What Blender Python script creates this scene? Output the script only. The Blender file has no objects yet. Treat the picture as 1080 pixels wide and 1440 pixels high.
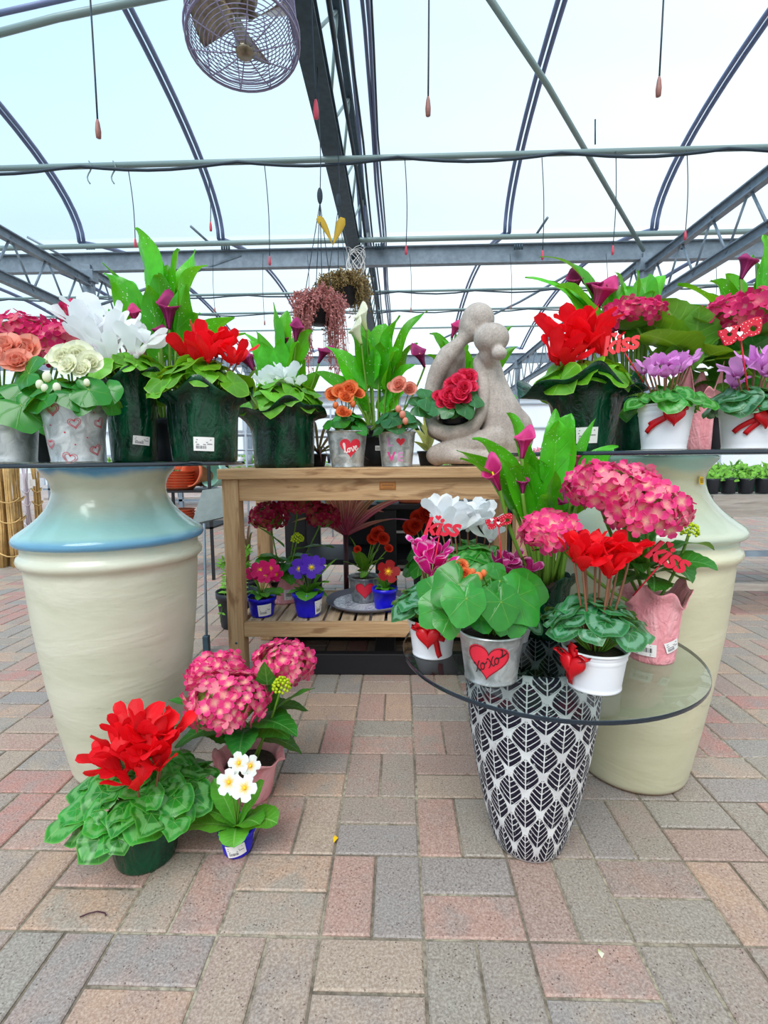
import bpy, math, random
from mathutils import Vector, Matrix
V = Vector
PI = math.pi
SC = bpy.context.scene
COL = SC.collection
random.seed(7)

# ------------------------------------------------------------------ camera
CAMZ = 0.915
F = 700.0
cam_data = bpy.data.cameras.new('camera')
cam = bpy.data.objects.new('camera', cam_data)
COL.objects.link(cam)
cam_data.sensor_fit = 'VERTICAL'
cam_data.sensor_height = 36
cam_data.lens = 36 * F / 1440
cam_data.clip_start = 0.05
cam_data.clip_end = 200
CM = Matrix.Rotation(math.radians(1.8), 4, 'Z') @ Matrix.Rotation(math.radians(90 - 6.115), 4, 'X') @ Matrix.Rotation(math.radians(-0.5), 4, 'Z')
cam.matrix_world = Matrix.Translation((0, 0, CAMZ)) @ CM
SC.camera = cam
CR = CM.to_3x3()
EYE = V((0, 0, CAMZ))


def ray(px, py):
    return CR @ V(((px - 540) / F, (720 - py) / F, -1))


def at(px, py, Y):
    """the point of the place that the photo shows at (px, py), on the upright plane Y metres away"""
    d = ray(px, py)
    return EYE + d * (Y / d.y)


def atz(px, py, z):
    d = ray(px, py)
    return EYE + d * ((z - CAMZ) / d.z)


def wid(w, p):
    """real width of something w photo pixels wide standing at p"""
    q = p - EYE
    zc = -(CR.transposed() @ q).z
    th = math.atan2(abs(q.x), q.y)
    return w / F * zc * math.cos(th)


# ------------------------------------------------------------------ things
def tag(o, label=None, cat=None, group=None, kind=None):
    if label: o['label'] = label
    if cat: o['category'] = cat
    if group: o['group'] = group
    if kind: o['kind'] = kind
    return o


def thing(name, label, cat, loc=(0, 0, 0), rz=0.0, group=None):
    o = bpy.data.objects.new(name, None)
    o.empty_display_size = 0.05
    COL.objects.link(o)
    o.location = loc
    o.rotation_euler = (0, 0, rz)
    return tag(o, label, cat, group)


def copy_tree(o, parent=None):
    c = o.copy()
    COL.objects.link(c)
    c.parent = parent
    for ch in list(o.children):
        copy_tree(ch, c)
    return c


class MB:
    def __init__(s):
        s.v = []; s.f = []; s.uv = []; s.r = []; s.mi = []

    def face(s, idx, uvs, r=0.0, mi=0):
        s.f.append(tuple(idx)); s.uv.extend(uvs); s.r.extend([r] * len(idx)); s.mi.append(mi)

    def grid(s, P, nu, nv, r=0.0, uv=None, mi=0, flip=False):
        """P(i, j) for i in 0..nu, j in 0..nv"""
        b = len(s.v)
        for j in range(nv + 1):
            for i in range(nu + 1):
                s.v.append(tuple(P(i, j)))
        uv = uv or (lambda i, j: (i / nu, j / nv))
        for j in range(nv):
            for i in range(nu):
                c = [(i, j), (i + 1, j), (i + 1, j + 1), (i, j + 1)]
                if flip: c.reverse()
                s.face([b + y * (nu + 1) + x for x, y in c], [uv(x, y) for x, y in c], r, mi)

    def box(s, a, b, r=0.0, mi=0, M=None, grain=None):
        a = V(a); b = V(b)
        lo = V([min(a[i], b[i]) for i in range(3)]); hi = V([max(a[i], b[i]) for i in range(3)])
        d = hi - lo
        ax = grain if grain is not None else max(range(3), key=lambda i: d[i])
        n = len(s.v)
        P = [V((x, y, z)) for z in (lo.z, hi.z) for y in (lo.y, hi.y) for x in (lo.x, hi.x)]
        for p in P:
            s.v.append(tuple(M @ p if M else p))
        off = r * 7.3
        for q, n_ax in (((0, 2, 3, 1), 2), ((4, 5, 7, 6), 2), ((0, 1, 5, 4), 1), ((2, 6, 7, 3), 1), ((0, 4, 6, 2), 0), ((1, 3, 7, 5), 0)):
            oth = [k for k in range(3) if k != ax]
            if n_ax == ax: uvs = [(P[i][oth[0]] * .3 + off, P[i][oth[1]]) for i in q]
            else:
                c = [k for k in oth if k != n_ax][0]
                uvs = [(P[i][ax] + off, P[i][c] + n_ax * .37) for i in q]
            s.face([n + i for i in q], uvs, r, mi)

    def tube(s, pts, rad, seg=8, r=0.0, mi=0, caps=True):
        pts = [V(p) for p in pts]
        n = len(pts)
        rf = rad if callable(rad) else (lambda t: rad)
        T = [(pts[min(i + 1, n - 1)] - pts[max(i - 1, 0)]).normalized() for i in range(n)]
        up = V((0, 0, 1)) if abs(T[0].z) < .9 else V((1, 0, 0))
        S = T[0].cross(up).normalized()
        b = len(s.v); L = 0
        for i in range(n):
            S = (S - T[i] * S.dot(T[i])).normalized()
            N = S.cross(T[i])
            R = rf(i / max(1, n - 1))
            for k in range(seg):
                a = 2 * PI * k / seg
                s.v.append(tuple(pts[i] + S * (math.cos(a) * R) + N * (math.sin(a) * R)))
        for i in range(n - 1):
            l2 = L + (pts[i + 1] - pts[i]).length
            for k in range(seg):
                k2 = (k + 1) % seg
                s.face([b + i * seg + k, b + i * seg + k2, b + (i + 1) * seg + k2, b + (i + 1) * seg + k],
                       [(L, k / seg), (L, (k + 1) / seg), (l2, (k + 1) / seg), (l2, k / seg)], r, mi)
            L = l2
        if caps:
            s.face([b + k for k in range(seg)][::-1], [(0, 0)] * seg, r, mi)
            s.face([b + (n - 1) * seg + k for k in range(seg)], [(L, 0)] * seg, r, mi)

    def lathe(s, prof, seg=48, r=0.0, mi=0, fr=None, c=(0, 0, 0), close=False):
        """prof: (radius, z) from the outer bottom on; fr(theta, t, radius, z) may change radius"""
        b = len(s.v); m = len(prof)
        for j, (R, z) in enumerate(prof):
            for k in range(seg):
                a = 2 * PI * k / seg
                R2, z2 = fr(a, j / (m - 1), R, z) if fr else (R, z)
                s.v.append((c[0] + R2 * math.cos(a), c[1] + R2 * math.sin(a), c[2] + z2))
        ls = [0]
        for j in range(1, m):
            ls.append(ls[-1] + math.hypot(prof[j][0] - prof[j - 1][0], prof[j][1] - prof[j - 1][1]))
        for j in range(m - 1):
            for k in range(seg):
                k2 = (k + 1) % seg
                s.face([b + j * seg + k, b + j * seg + k2, b + (j + 1) * seg + k2, b + (j + 1) * seg + k],
                       [(k / seg, ls[j]), ((k + 1) / seg, ls[j]), ((k + 1) / seg, ls[j + 1]), (k / seg, ls[j + 1])], r, mi)

    def add(s, verts, faces, M=None, r=0.0, mi=0):
        b = len(s.v)
        for p in verts:
            s.v.append(tuple(M @ V(p)) if M else tuple(p))
        for f in faces:
            s.face([b + i for i in f], [(verts[i][0], verts[i][1]) for i in f], r, mi)

    def ball(s, c, rx, ry=None, rz=None, seg=12, rings=8, r=0.0, mi=0, M=None):
        ry = ry or rx; rz = rz or rx
        c = V(c)
        def P(i, j):
            a = 2 * PI * i / seg; t = PI * j / rings
            p = V((rx * math.sin(t) * math.cos(a), ry * math.sin(t) * math.sin(a), -rz * math.cos(t)))
            return c + (M @ p if M else p)
        s.grid(P, seg, rings, r=r, mi=mi)

    def build(s, name, mats, parent=None, smooth=True, bevel=0, loc=None, weld=False, solid=0):
        me = bpy.data.meshes.new(name)
        me.from_pydata(s.v, [], s.f)
        u = me.uv_layers.new(name='UVMap')
        fl = [0.0] * (2 * len(s.uv))
        fl[0::2] = [float(a[0]) for a in s.uv]; fl[1::2] = [float(a[1]) for a in s.uv]
        u.data.foreach_set('uv', fl)
        u2 = me.uv_layers.new(name='Rnd')
        fl = [0.0] * (2 * len(s.r)); fl[0::2] = s.r; fl[1::2] = s.r
        u2.data.foreach_set('uv', fl)
        mats = mats if isinstance(mats, (list, tuple)) else [mats]
        for m in mats: me.materials.append(m)
        me.polygons.foreach_set('material_index', s.mi)
        me.polygons.foreach_set('use_smooth', [smooth] * len(s.f))
        me.validate()
        me.update()
        o = bpy.data.objects.new(name, me)
        COL.objects.link(o)
        if parent: o.parent = parent
        if loc is not None: o.location = loc
        if weld:
            w = o.modifiers.new('weld', 'WELD'); w.merge_threshold = 1e-5
        if solid:
            w = o.modifiers.new('solid', 'SOLIDIFY'); w.thickness = solid; w.offset = 0
        if bevel:
            w = o.modifiers.new('bevel', 'BEVEL'); w.width = bevel; w.segments = 2; w.limit_method = 'ANGLE'
        return o


def text_mesh(body, size=1.0, extrude=0.1, offset=0.0, shear=0.0, align='CENTER', spacing=1.0):
    c = bpy.data.curves.new('lettering', 'FONT')
    c.body = body; c.size = size; c.extrude = extrude; c.offset = offset; c.shear = shear
    c.align_x = align; c.align_y = 'CENTER'; c.resolution_u = 3; c.space_character = spacing
    o = bpy.data.objects.new('lettering', c)
    COL.objects.link(o)
    dg = bpy.context.evaluated_depsgraph_get()
    me = bpy.data.meshes.new_from_object(o.evaluated_get(dg))
    vs = [tuple(v.co) for v in me.vertices]
    fs = [tuple(p.vertices) for p in me.polygons]
    bpy.data.objects.remove(o); bpy.data.curves.remove(c); bpy.data.meshes.remove(me)
    return vs, fs


# ------------------------------------------------------------------ node helper
class E:
    def __init__(s, t, k): s.t = t; s.k = k
    def _o(s, op, b=None, c=None): return s.t.math(op, s, b, c)
    def __add__(s, b): return s._o('ADD', b)
    __radd__ = __add__
    def __sub__(s, b): return s._o('SUBTRACT', b)
    def __rsub__(s, b): return s.t.math('SUBTRACT', b, s)
    def __mul__(s, b): return s._o('MULTIPLY', b)
    __rmul__ = __mul__
    def __truediv__(s, b): return s._o('DIVIDE', b)
    def abs(s): return s._o('ABSOLUTE')
    def fract(s): return s._o('FRACT')
    def floor(s): return s._o('FLOOR')
    def sin(s): return s._o('SINE')
    def pow(s, b): return s._o('POWER', b)
    def lt(s, b): return s._o('LESS_THAN', b)
    def gt(s, b): return s._o('GREATER_THAN', b)
    def mn(s, b): return s._o('MINIMUM', b)
    def mx(s, b): return s._o('MAXIMUM', b)


class NT:
    def __init__(s, name):
        s.m = bpy.data.materials.new(name)
        s.m.use_nodes = True
        s.t = s.m.node_tree
        s.t.nodes.clear()
        s.out = s.t.nodes.new('ShaderNodeOutputMaterial')

    def node(s, typ, **kw):
        n = s.t.nodes.new(typ)
        for k, v in kw.items(): setattr(n, k, v)
        return n

    def put(s, sock, v):
        if isinstance(v, E): s.t.links.new(v.k, sock)
        elif v is not None:
            if isinstance(v, (tuple, list)) and len(v) == 3 and sock.type == 'RGBA': v = (*v, 1)
            sock.default_value = v

    def math(s, op, a, b=None, c=None):
        n = s.node('ShaderNodeMath', operation=op)
        s.put(n.inputs[0], a)
        if b is not None: s.put(n.inputs[1], b)
        if c is not None: s.put(n.inputs[2], c)
        return E(s, n.outputs[0])

    def uv(s, name='UVMap'):
        n = s.node('ShaderNodeUVMap', uv_map=name)
        x = s.node('ShaderNodeSeparateXYZ')
        s.t.links.new(n.outputs[0], x.inputs[0])
        return E(s, n.outputs[0]), E(s, x.outputs[0]), E(s, x.outputs[1])

    def obj(s):
        n = s.node('ShaderNodeTexCoord')
        x = s.node('ShaderNodeSeparateXYZ')
        s.t.links.new(n.outputs['Object'], x.inputs[0])
        return E(s, n.outputs['Object']), E(s, x.outputs[0]), E(s, x.outputs[1]), E(s, x.outputs[2])

    def vec(s, x, y, z=0.0):
        n = s.node('ShaderNodeCombineXYZ')
        s.put(n.inputs[0], x); s.put(n.inputs[1], y); s.put(n.inputs[2], z)
        return E(s, n.outputs[0])

    def noise(s, vec, scale, detail=2.0, rough=0.5, dist=0.0):
        n = s.node('ShaderNodeTexNoise')
        s.put(n.inputs['Vector'], vec); n.inputs['Scale'].default_value = scale
        n.inputs['Detail'].default_value = detail; n.inputs['Roughness'].default_value = rough
        n.inputs['Distortion'].default_value = dist
        return E(s, n.outputs['Fac'])

    def voro(s, vec, scale, feature='F1'):
        n = s.node('ShaderNodeTexVoronoi', feature=feature)
        s.put(n.inputs['Vector'], vec); n.inputs['Scale'].default_value = scale
        return E(s, n.outputs['Distance'])

    def smooth(s, x, a, b):
        n = s.node('ShaderNodeMapRange', interpolation_type='SMOOTHSTEP')
        s.put(n.inputs[0], x); n.inputs[1].default_value = a; n.inputs[2].default_value = b
        return E(s, n.outputs[0])

    def mix(s, f, a, b, bt='MIX'):
        n = s.node('ShaderNodeMix', data_type='RGBA', blend_type=bt)
        s.put(n.inputs[0], f); s.put(n.inputs[6], a); s.put(n.inputs[7], b)
        return E(s, n.outputs[2])

    def ramp(s, f, stops, interp='LINEAR'):
        n = s.node('ShaderNodeValToRGB')
        cr = n.color_ramp; cr.interpolation = interp
        while len(cr.elements) < len(stops): cr.elements.new(1)
        for e, (p, c) in zip(cr.elements, stops):
            e.position = p; e.color = (*c, 1)
        s.put(n.inputs[0], f)
        return E(s, n.outputs[0])

    def bump(s, h, strength=.3, dist=.01):
        n = s.node('ShaderNodeBump')
        s.put(n.inputs['Height'], h); n.inputs['Strength'].default_value = strength; n.inputs['Distance'].default_value = dist
        return E(s, n.outputs[0])

    def finish(s, color, rough=.5, metal=0.0, coat=0.0, spec=None, normal=None, trans=None, tcol=None, sheen=0.0):
        p = s.node('ShaderNodeBsdfPrincipled')
        s.put(p.inputs['Base Color'], color); s.put(p.inputs['Roughness'], rough); s.put(p.inputs['Metallic'], metal)
        p.inputs['Coat Weight'].default_value = coat
        p.inputs['Coat Roughness'].default_value = 0.08
        if spec is not None: p.inputs['Specular IOR Level'].default_value = spec
        if normal: s.put(p.inputs['Normal'], normal)
        if trans:
            tr = s.node('ShaderNodeBsdfTranslucent')
            s.put(tr.inputs[0], tcol or color)
            mx = s.node('ShaderNodeMixShader'); mx.inputs[0].default_value = trans
            s.t.links.new(p.outputs[0], mx.inputs[1]); s.t.links.new(tr.outputs[0], mx.inputs[2])
            s.t.links.new(mx.outputs[0], s.out.inputs[0])
        else:
            s.t.links.new(p.outputs[0], s.out.inputs[0])
        return s.m


def lin(r, g=None, b=None):
    """0-255 colour as the photo shows it, to linear"""
    if g is None: r, g, b = r
    return tuple(((c / 255) / 12.92 if c / 255 <= .04045 else (((c / 255) + .055) / 1.055) ** 2.4) for c in (r, g, b))


def plain(name, rgb, rough=.5, metal=0.0, coat=0.0, nscale=0, namt=.15, bump=0, spec=None, trans=None):
    t = NT(name)
    c = lin(rgb)
    nrm = None; col = c
    if nscale:
        o, *_ = t.obj()
        n = t.noise(o, nscale, 4, .6)
        col = t.mix(t.smooth(n, .25, .75), tuple(x * (1 - namt) for x in c), tuple(min(1, x * (1 + namt)) for x in c))
        if bump: nrm = t.bump(n, bump, .005)
    return t.finish(col, rough, metal, coat, spec, nrm, trans)
# ------------------------------------------------------------------ materials
def m_brick():
    t = NT('clay_pavers')
    o, x, y, z = t.obj()
    _, r, _ = t.uv('Rnd')
    base = t.ramp(r, [(0, lin(186, 138, 122)), (.12, lin(156, 142, 132)), (.24, lin(178, 150, 130)), (.38, lin(166, 130, 116)), (.5, lin(154, 138, 124)),
                      (.62, lin(194, 152, 124)), (.76, lin(150, 138, 134)), (.9, lin(190, 118, 106))], 'CONSTANT')
    shift = t.vec(x + r * 31.0, y + r * 17.0, z)
    n1 = t.noise(shift, 12, 4, .6); n2 = t.noise(shift, 210, 3, .75)
    other = t.ramp((r * 7.77).fract(), [(0, lin(156, 146, 134)), (.35, lin(170, 136, 124)), (.6, lin(150, 134, 128)), (.8, lin(180, 154, 130))], 'CONSTANT')
    c = t.mix(t.smooth(n1, .38, .68) * .7, base, other)
    c = t.mix(t.smooth(n2, .3, .75), t.mix(.42, c, (.1, .08, .07)), t.mix(.28, c, (.8, .74, .66)))
    pits = t.voro(shift, 150)
    pn = t.noise(shift, 40, 1)
    pit = t.smooth(pits, .30, .12) * t.smooth(pn, .48, .6)
    c = t.mix(pit * .75, c, lin(84, 60, 52))
    h = n2 * .6 - pit
    return t.finish(c, .62, spec=.35, normal=t.bump(h, .5, .002))


def m_joint():
    t = NT('sand_joints')
    o, *_ = t.obj()
    n = t.noise(o, 70, 4, .7)
    g = t.noise(o, 3, 2)
    c = t.mix(t.smooth(g, .35, .65), lin(126, 112, 98), lin(184, 172, 150))
    c = t.mix(t.smooth(n, .35, .7) * .7, c, lin(70, 60, 50))
    return t.finish(c, .95, normal=t.bump(n, .6, .004))


def m_leaf(name, base, vein, kind='strap', silver=None, speck=0, rough=.38, nv=7, trans=.28, dark=None, edge=None, veinamt=.6):
    t = NT(name)
    _, u, v = t.uv(); _, r, _ = t.uv('Rnd')
    o, *_ = t.obj()
    b = lin(base); ve = lin(vein)
    d = lin(dark) if dark else tuple(c * .55 for c in b)
    light = tuple(min(1, c * 1.7 + .02) for c in b)
    col = t.ramp(r, [(0, d), (.5, b), (1, light)])
    n = t.noise(o, 45, 3)
    col = t.mix(t.smooth(n, .3, .7) * .35, col, d)
    if kind == 'strap':
        q = (u - .5).abs() * 2.0
        mid = t.smooth(q, .09, .02)
        lat = ((v * float(nv)) - q * 1.3).fract()
        lv = t.smooth((lat - .5).abs(), .075, .02) * t.smooth(q, 1.0, .6)
        vm = mid.mx(lv * .65)
        eq = q
    else:
        a = u * 2.0 - 1.0; bb = v * 2.0 - 1.0
        rad = (a * a + bb * bb)._o('SQRT')
        ang = t.math('ARCTAN2', a, bb)
        k = (ang * (nv / 6.28318) + .5).fract()
        w = t.smooth(((k - .5).abs()) * rad, .035, .008)
        k2 = (ang * (nv / 6.28318) + rad * .8).fract()
        w2 = t.smooth(((k2 - .5).abs()) * rad, .03, .008) * t.smooth(rad, .25, .5) * .5
        vm = w.mx(w2) * t.smooth(rad, 1.0, .75)
        eq = rad
        if silver:
            zone = t.smooth(rad + (n - .5) * .5, .42, .52) * t.smooth(rad + (n - .5) * .5, .82, .7)
            col = t.mix(zone * .8, col, lin(silver))
    col = t.mix(vm * veinamt, col, ve)
    if edge: col = t.mix(t.smooth(eq, .88, 1.0) * .5, col, lin(edge))
    if speck:
        sp = t.voro(t.vec(u * .35, v), speck)
        thr = t.smooth(sp, .19, .10) * t.smooth(t.noise(o, 22, 1), .44, .56)
        col = t.mix(thr, col, (.95, .98, .85))
    bp = t.bump(vm * -1.0 + n * .4, .4, .002)
    tc = t.mix(.45, col, lin(190, 220, 30))
    return t.finish(col, rough, spec=.45, normal=bp, trans=trans, tcol=tc)


def m_petal(name, inner, outer, edge=None, rough=.5, trans=.35, inpos=.35, var=.25, streak=.2, cream=None):
    """UV v runs from the petal's foot to its tip"""
    t = NT(name)
    _, u, v = t.uv(); _, r, _ = t.uv('Rnd')
    a = lin(inner); b = lin(outer)
    c1 = t.mix(t.smooth(v, 0.0, inpos * 2), a, b)
    if cream:
        c1 = t.mix(t.smooth(r + v * -.42, .38, .75) * .85, c1, lin(cream))
    st = t.noise(t.vec(u * 14.0, v * 1.6, r * 9.0), 1.6, 2)
    c1 = t.mix(t.smooth(st, .35, .7) * streak, c1, tuple(min(1, x * 1.35 + .03) for x in b))
    c1 = t.mix(t.smooth((r * 5.3).fract(), .2, 1.0) * var, c1, tuple(x * .62 for x in b))
    if edge:
        q = ((u - .5).abs() * 2.0).mx(v)
        c1 = t.mix(t.smooth(q, .86, .97), c1, lin(edge))
    return t.finish(c1, rough, spec=.3, normal=t.bump(st, .15, .002), trans=trans)


def m_wood(name, c1, c2, c3, gs=1.0):
    t = NT(name)
    _, u, v = t.uv(); _, r, _ = t.uv('Rnd')
    p = t.vec(u * (1.3 * gs), v * (22.0 * gs), r * 5.0)
    n = t.noise(p, 2.2, 5, .65, .6)
    fine = t.noise(t.vec(u * 4.0, v * 190.0, r), 2.0, 3, .6)
    blot = t.noise(t.vec(u * 2.2, v * 9.0, r * 3.0), 2.4, 3, .55, .8)
    c = t.mix(t.smooth(n, .3, .7), lin(c1), lin(c2))
    c = t.mix(t.smooth(blot, .54, .72) * .75, c, lin(c3))
    c = t.mix(t.smooth(fine, .45, .8) * .35, c, tuple(x * .4 for x in lin(c3)))
    return t.finish(c, .72, spec=.3, normal=t.bump(fine + n, .35, .002))


def m_urn(name, tint, body, top, lip, lipamt):
    t = NT(name)
    o, x, y, z = t.obj()
    big = t.noise(t.vec(x * 1.0, y, z * 3.0), 2.6, 4, .6, .4)
    c = t.mix(t.smooth(big, .3, .72), lin(body), lin(tint))
    fine = t.noise(o, 40, 3)
    # drips of blue glaze run over the shoulder
    run = t.noise(t.vec(x * 5.0, y * 5.0, z * .8), 1.6, 3)
    zz = z + (run - .5) * .06
    c = t.mix(t.smooth(zz, .665, .72) * t.smooth(zz, .83, .74), c, lin(top))
    c = t.mix(t.smooth(zz, .87, .895), c, lin(lip))
    band = t.smooth(z + (run - .5) * .012, .687, .693) * t.smooth(z + (run - .5) * .012, .725, .705)
    c = t.mix(band * lipamt, c, lin(lip))
    stain = t.smooth(t.noise(t.vec(x * 3.0, y * 3.0, z * 9.0), 3, 5, .7), .62, .75) * t.smooth(z, .5, .3) * t.smooth(z, .08, .2)
    c = t.mix(stain * .35, c, lin(120, 118, 92))
    crackle = t.smooth(t.voro(o, 75, 'DISTANCE_TO_EDGE'), .03, .0)
    c = t.mix(crackle * .06, c, (.2, .2, .15))
    foot = t.smooth(z, .012, .004)
    c = t.mix(foot, c, lin(150, 110, 80))
    gl = t.smooth(zz, .6, .72)
    rough = .42 - gl * .26
    return t.finish(c, rough, coat=.25, spec=.5, normal=t.bump(big * 3.0 + fine * .2, .25, .008))


def m_vase():
    t = NT('carved_leaf_pattern')
    o, x, y, z = t.obj()
    ang = t.math('ARCTAN2', y, x)
    N = 12.0
    uu = ang * (N / (2 * PI)) + .25
    # rows get a little lower towards the foot
    vv = z * 8.6 + z * z * 4.0 + .1
    jag = (t.noise(o, 60, 2) - .5) * .09
    masks = []
    for off in (0.0, .5):
        a = ((uu + off).fract() - .5)
        b = ((vv + off).fract() - .5)
        ax = a.abs()
        # ogee leaf: pointed top, rounder below the middle, short point at the foot
        yy = (b + .43) / .86
        w = (yy * PI)._o('SINE').mx(0.0)
        w = w.pow(.85) * (1.2 - yy * .72) * .44
        inside = t.smooth(w - ax + jag * .35, .0, .03) * (b.abs()).lt(.43)
        q = ax / .4
        lat = ((b - q.pow(1.25) * .30 + .5 + jag * .3) * 6.5).fract()
        vein = t.smooth((lat - .5).abs(), .13, .08).mx(t.smooth(ax, .028, .014))
        m = inside * (1.0 - vein)
        masks.append(m)
    m = masks[0].mx(masks[1])
    wear = t.smooth(t.noise(o, 95, 3, .7), .60, .68)
    m = m * (1.0 - wear * .55)
    spots = t.smooth(t.noise(o, 170, 2), .70, .76)
    m = m.mx(spots * .5)
    m = m * t.smooth(z, .004, .012)
    n = t.noise(o, 30, 4)
    white = t.mix(t.smooth(n, .3, .7), lin(208, 204, 206), lin(238, 236, 236))
    c = t.mix(m, white, lin(20, 14, 38))
    return t.finish(c, .6, spec=.35, normal=t.bump(m * -1.0 + n * .15, .9, .004))


def m_tin(name='galvanised_tin', tone=205):
    t = NT(name)
    o, *_ = t.obj()
    a = t.voro(o, 55)
    n = t.noise(o, 28, 4, .6, 1.0)
    c = t.mix(t.smooth(n, .3, .7), lin(tone - 45, tone - 40, tone - 38), lin(tone + 15, tone + 18, tone + 20))
    return t.finish(c, .30 + n * .22, metal=.75, normal=t.bump(n, .15, .003))


def m_wrap(name, dark, light, rough=.2, spec=.4, bmp=.55):
    t = NT(name)
    o, x, y, z = t.obj()
    ang = t.math('ARCTAN2', y, x)
    n = t.noise(t.vec(x * 1.0, y * 1.0, z * .45), 16, 3, .55, 1.2)
    n2 = t.noise(t.vec(x, y, z * .8), 45, 3, .6, 2.0)
    c = t.mix(t.smooth(n, .35, .7), lin(dark), lin(light))
    return t.finish(c, rough, spec=spec, normal=t.bump(n * 1.3 + n2 * .35, bmp, .012))


def m_stone():
    t = NT('cast_stone')
    o, x, y, z = t.obj()
    n = t.noise(o, 7, 5, .65)
    f = t.noise(o, 130, 3, .7)
    c = t.mix(t.smooth(n, .3, .72), lin(172, 158, 150), lin(208, 195, 186))
    c = t.mix(t.smooth(f, .35, .75) * .4, c, lin(112, 102, 102))
    return t.finish(c, .8, spec=.25, normal=t.bump(f + n, .45, .003))


def m_glass(name, tint, rough=.0):
    t = NT(name)
    g = t.node('ShaderNodeBsdfGlass')
    g.inputs['Color'].default_value = (*tint, 1); g.inputs['IOR'].default_value = 1.5; g.inputs['Roughness'].default_value = rough
    tr = t.node('ShaderNodeBsdfTransparent'); tr.inputs[0].default_value = (*tint, 1)
    gl = t.node('ShaderNodeBsdfGlossy'); gl.inputs['Roughness'].default_value = .01
    fr = t.node('ShaderNodeFresnel'); fr.inputs[0].default_value = 1.5
    mx = t.node('ShaderNodeMixShader')
    ge = t.node('ShaderNodeNewGeometry')
    fac = E(t, fr.outputs[0]) * (1.0 - E(t, ge.outputs['Backfacing']))
    t.t.links.new(fac.k, mx.inputs[0]); t.t.links.new(tr.outputs[0], mx.inputs[1]); t.t.links.new(gl.outputs[0], mx.inputs[2])
    t.t.links.new(mx.outputs[0], t.out.inputs[0])
    return t.m


def m_film():
    t = NT('greenhouse_film')
    o, x, y, z = t.obj()
    seam = t.noise(t.vec(x * .25, y * 1.2, z), 1.0, 2)
    tr = t.node('ShaderNodeBsdfTransparent')
    t.put(tr.inputs[0], t.mix(t.smooth(seam, .3, .7), (.93, .965, .98), (.985, .99, .99)))
    tl = t.node('ShaderNodeBsdfTranslucent'); tl.inputs[0].default_value = (.95, .97, .98, 1)
    mx = t.node('ShaderNodeMixShader'); mx.inputs[0].default_value = .12
    t.t.links.new(tr.outputs[0], mx.inputs[1]); t.t.links.new(tl.outputs[0], mx.inputs[2])
    t.t.links.new(mx.outputs[0], t.out.inputs[0])
    return t.m


M = {}
M['brick'] = m_brick(); M['joint'] = m_joint()
M['cyc_leaf'] = m_leaf('cyclamen_leaf', (34, 138, 34), (150, 200, 110), 'disc', silver=(112, 180, 100), nv=7, edge=(120, 200, 90), veinamt=.3, rough=.3)
M['cyc_leaf_dark'] = m_leaf('dark_cyclamen_leaf', (32, 112, 58), (150, 195, 150), 'disc', silver=(120, 172, 140), nv=7, edge=(96, 168, 110), veinamt=.35, rough=.3)
M['cyc_leaf_lime'] = m_leaf('bright_cyclamen_leaf', (96, 172, 30), (170, 214, 90), 'disc', nv=7, edge=(170, 215, 80), veinamt=.25)
M['beg_leaf'] = m_leaf('begonia_leaf', (44, 136, 44), (120, 180, 70), 'disc', nv=7, rough=.22, veinamt=.3)
M['beg_leaf_blue'] = m_leaf('dark_begonia_leaf', (48, 118, 66), (110, 170, 100), 'disc', nv=7, rough=.25, veinamt=.3)
M['hyd_leaf'] = m_leaf('hydrangea_leaf', (30, 118, 36), (110, 170, 90), 'strap', nv=8)
M['hyd_leaf_lime'] = m_leaf('bright_hydrangea_leaf', (84, 140, 34), (140, 190, 80), 'strap', nv=8)
M['calla_leaf'] = m_leaf('calla_leaf', (70, 178, 30), (130, 205, 70), 'strap', speck=0, nv=5, veinamt=.22, trans=.34)
M['calla_leaf_speck'] = m_leaf('speckled_calla_leaf', (66, 176, 22), (130, 210, 60), 'strap', speck=24, nv=5, veinamt=.2, trans=.38, rough=.28)
M['prim_leaf'] = m_leaf('primula_leaf', (84, 168, 44), (150, 205, 110), 'strap', nv=10, rough=.45)
M['cord_leaf'] = m_leaf('cordyline_leaf', (176, 44, 100), (252, 200, 214), 'strap', nv=1, veinamt=.9, trans=.3)
M['spider_leaf'] = m_leaf('striped_spider_leaf', (236, 232, 150), (110, 160, 40), 'strap', nv=1, veinamt=.9)
M['plum_leaf'] = m_leaf('plum_leaf', (104, 40, 70), (150, 70, 100), 'strap', nv=1)
M['stem'] = plain('green_stem', (112, 156, 52), .5, trans=.15)
M['stem_red'] = plain('reddish_stem', (150, 98, 74), .5, trans=.15)
M['soil'] = plain('potting_soil', (54, 40, 32), .95, nscale=90, namt=.5, bump=.6)
P_ = m_petal
M['red'] = P_('red_petal', (214, 4, 14), (255, 16, 34), streak=.5, trans=.45, var=.45)  # paler streaks and darker petals put highlight and shading into the red
M['white'] = P_('white_petal', (236, 206, 224), (252, 252, 254), var=.02, inpos=.08, trans=.5)
M['magenta'] = P_('magenta_petal', (190, 8, 110), (238, 26, 150), edge=(250, 190, 225))
M['purple_cyc'] = P_('wine_petal', (130, 6, 70), (176, 18, 108), edge=(236, 150, 200))
M['lilac'] = P_('lilac_petal', (150, 20, 120), (238, 160, 230), inpos=.22)
M['rose'] = P_('rose_petal', (214, 14, 54), (250, 62, 104), streak=.4)
M['peach'] = P_('peach_petal', (240, 140, 90), (250, 168, 148))
M['orange'] = P_('orange_petal', (240, 110, 40), (250, 140, 84))
M['scarlet'] = P_('scarlet_petal', (190, 20, 10), (226, 60, 30))
M['cream'] = P_('cream_petal', (214, 226, 110), (250, 250, 224), var=.05, inpos=.25)
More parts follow.
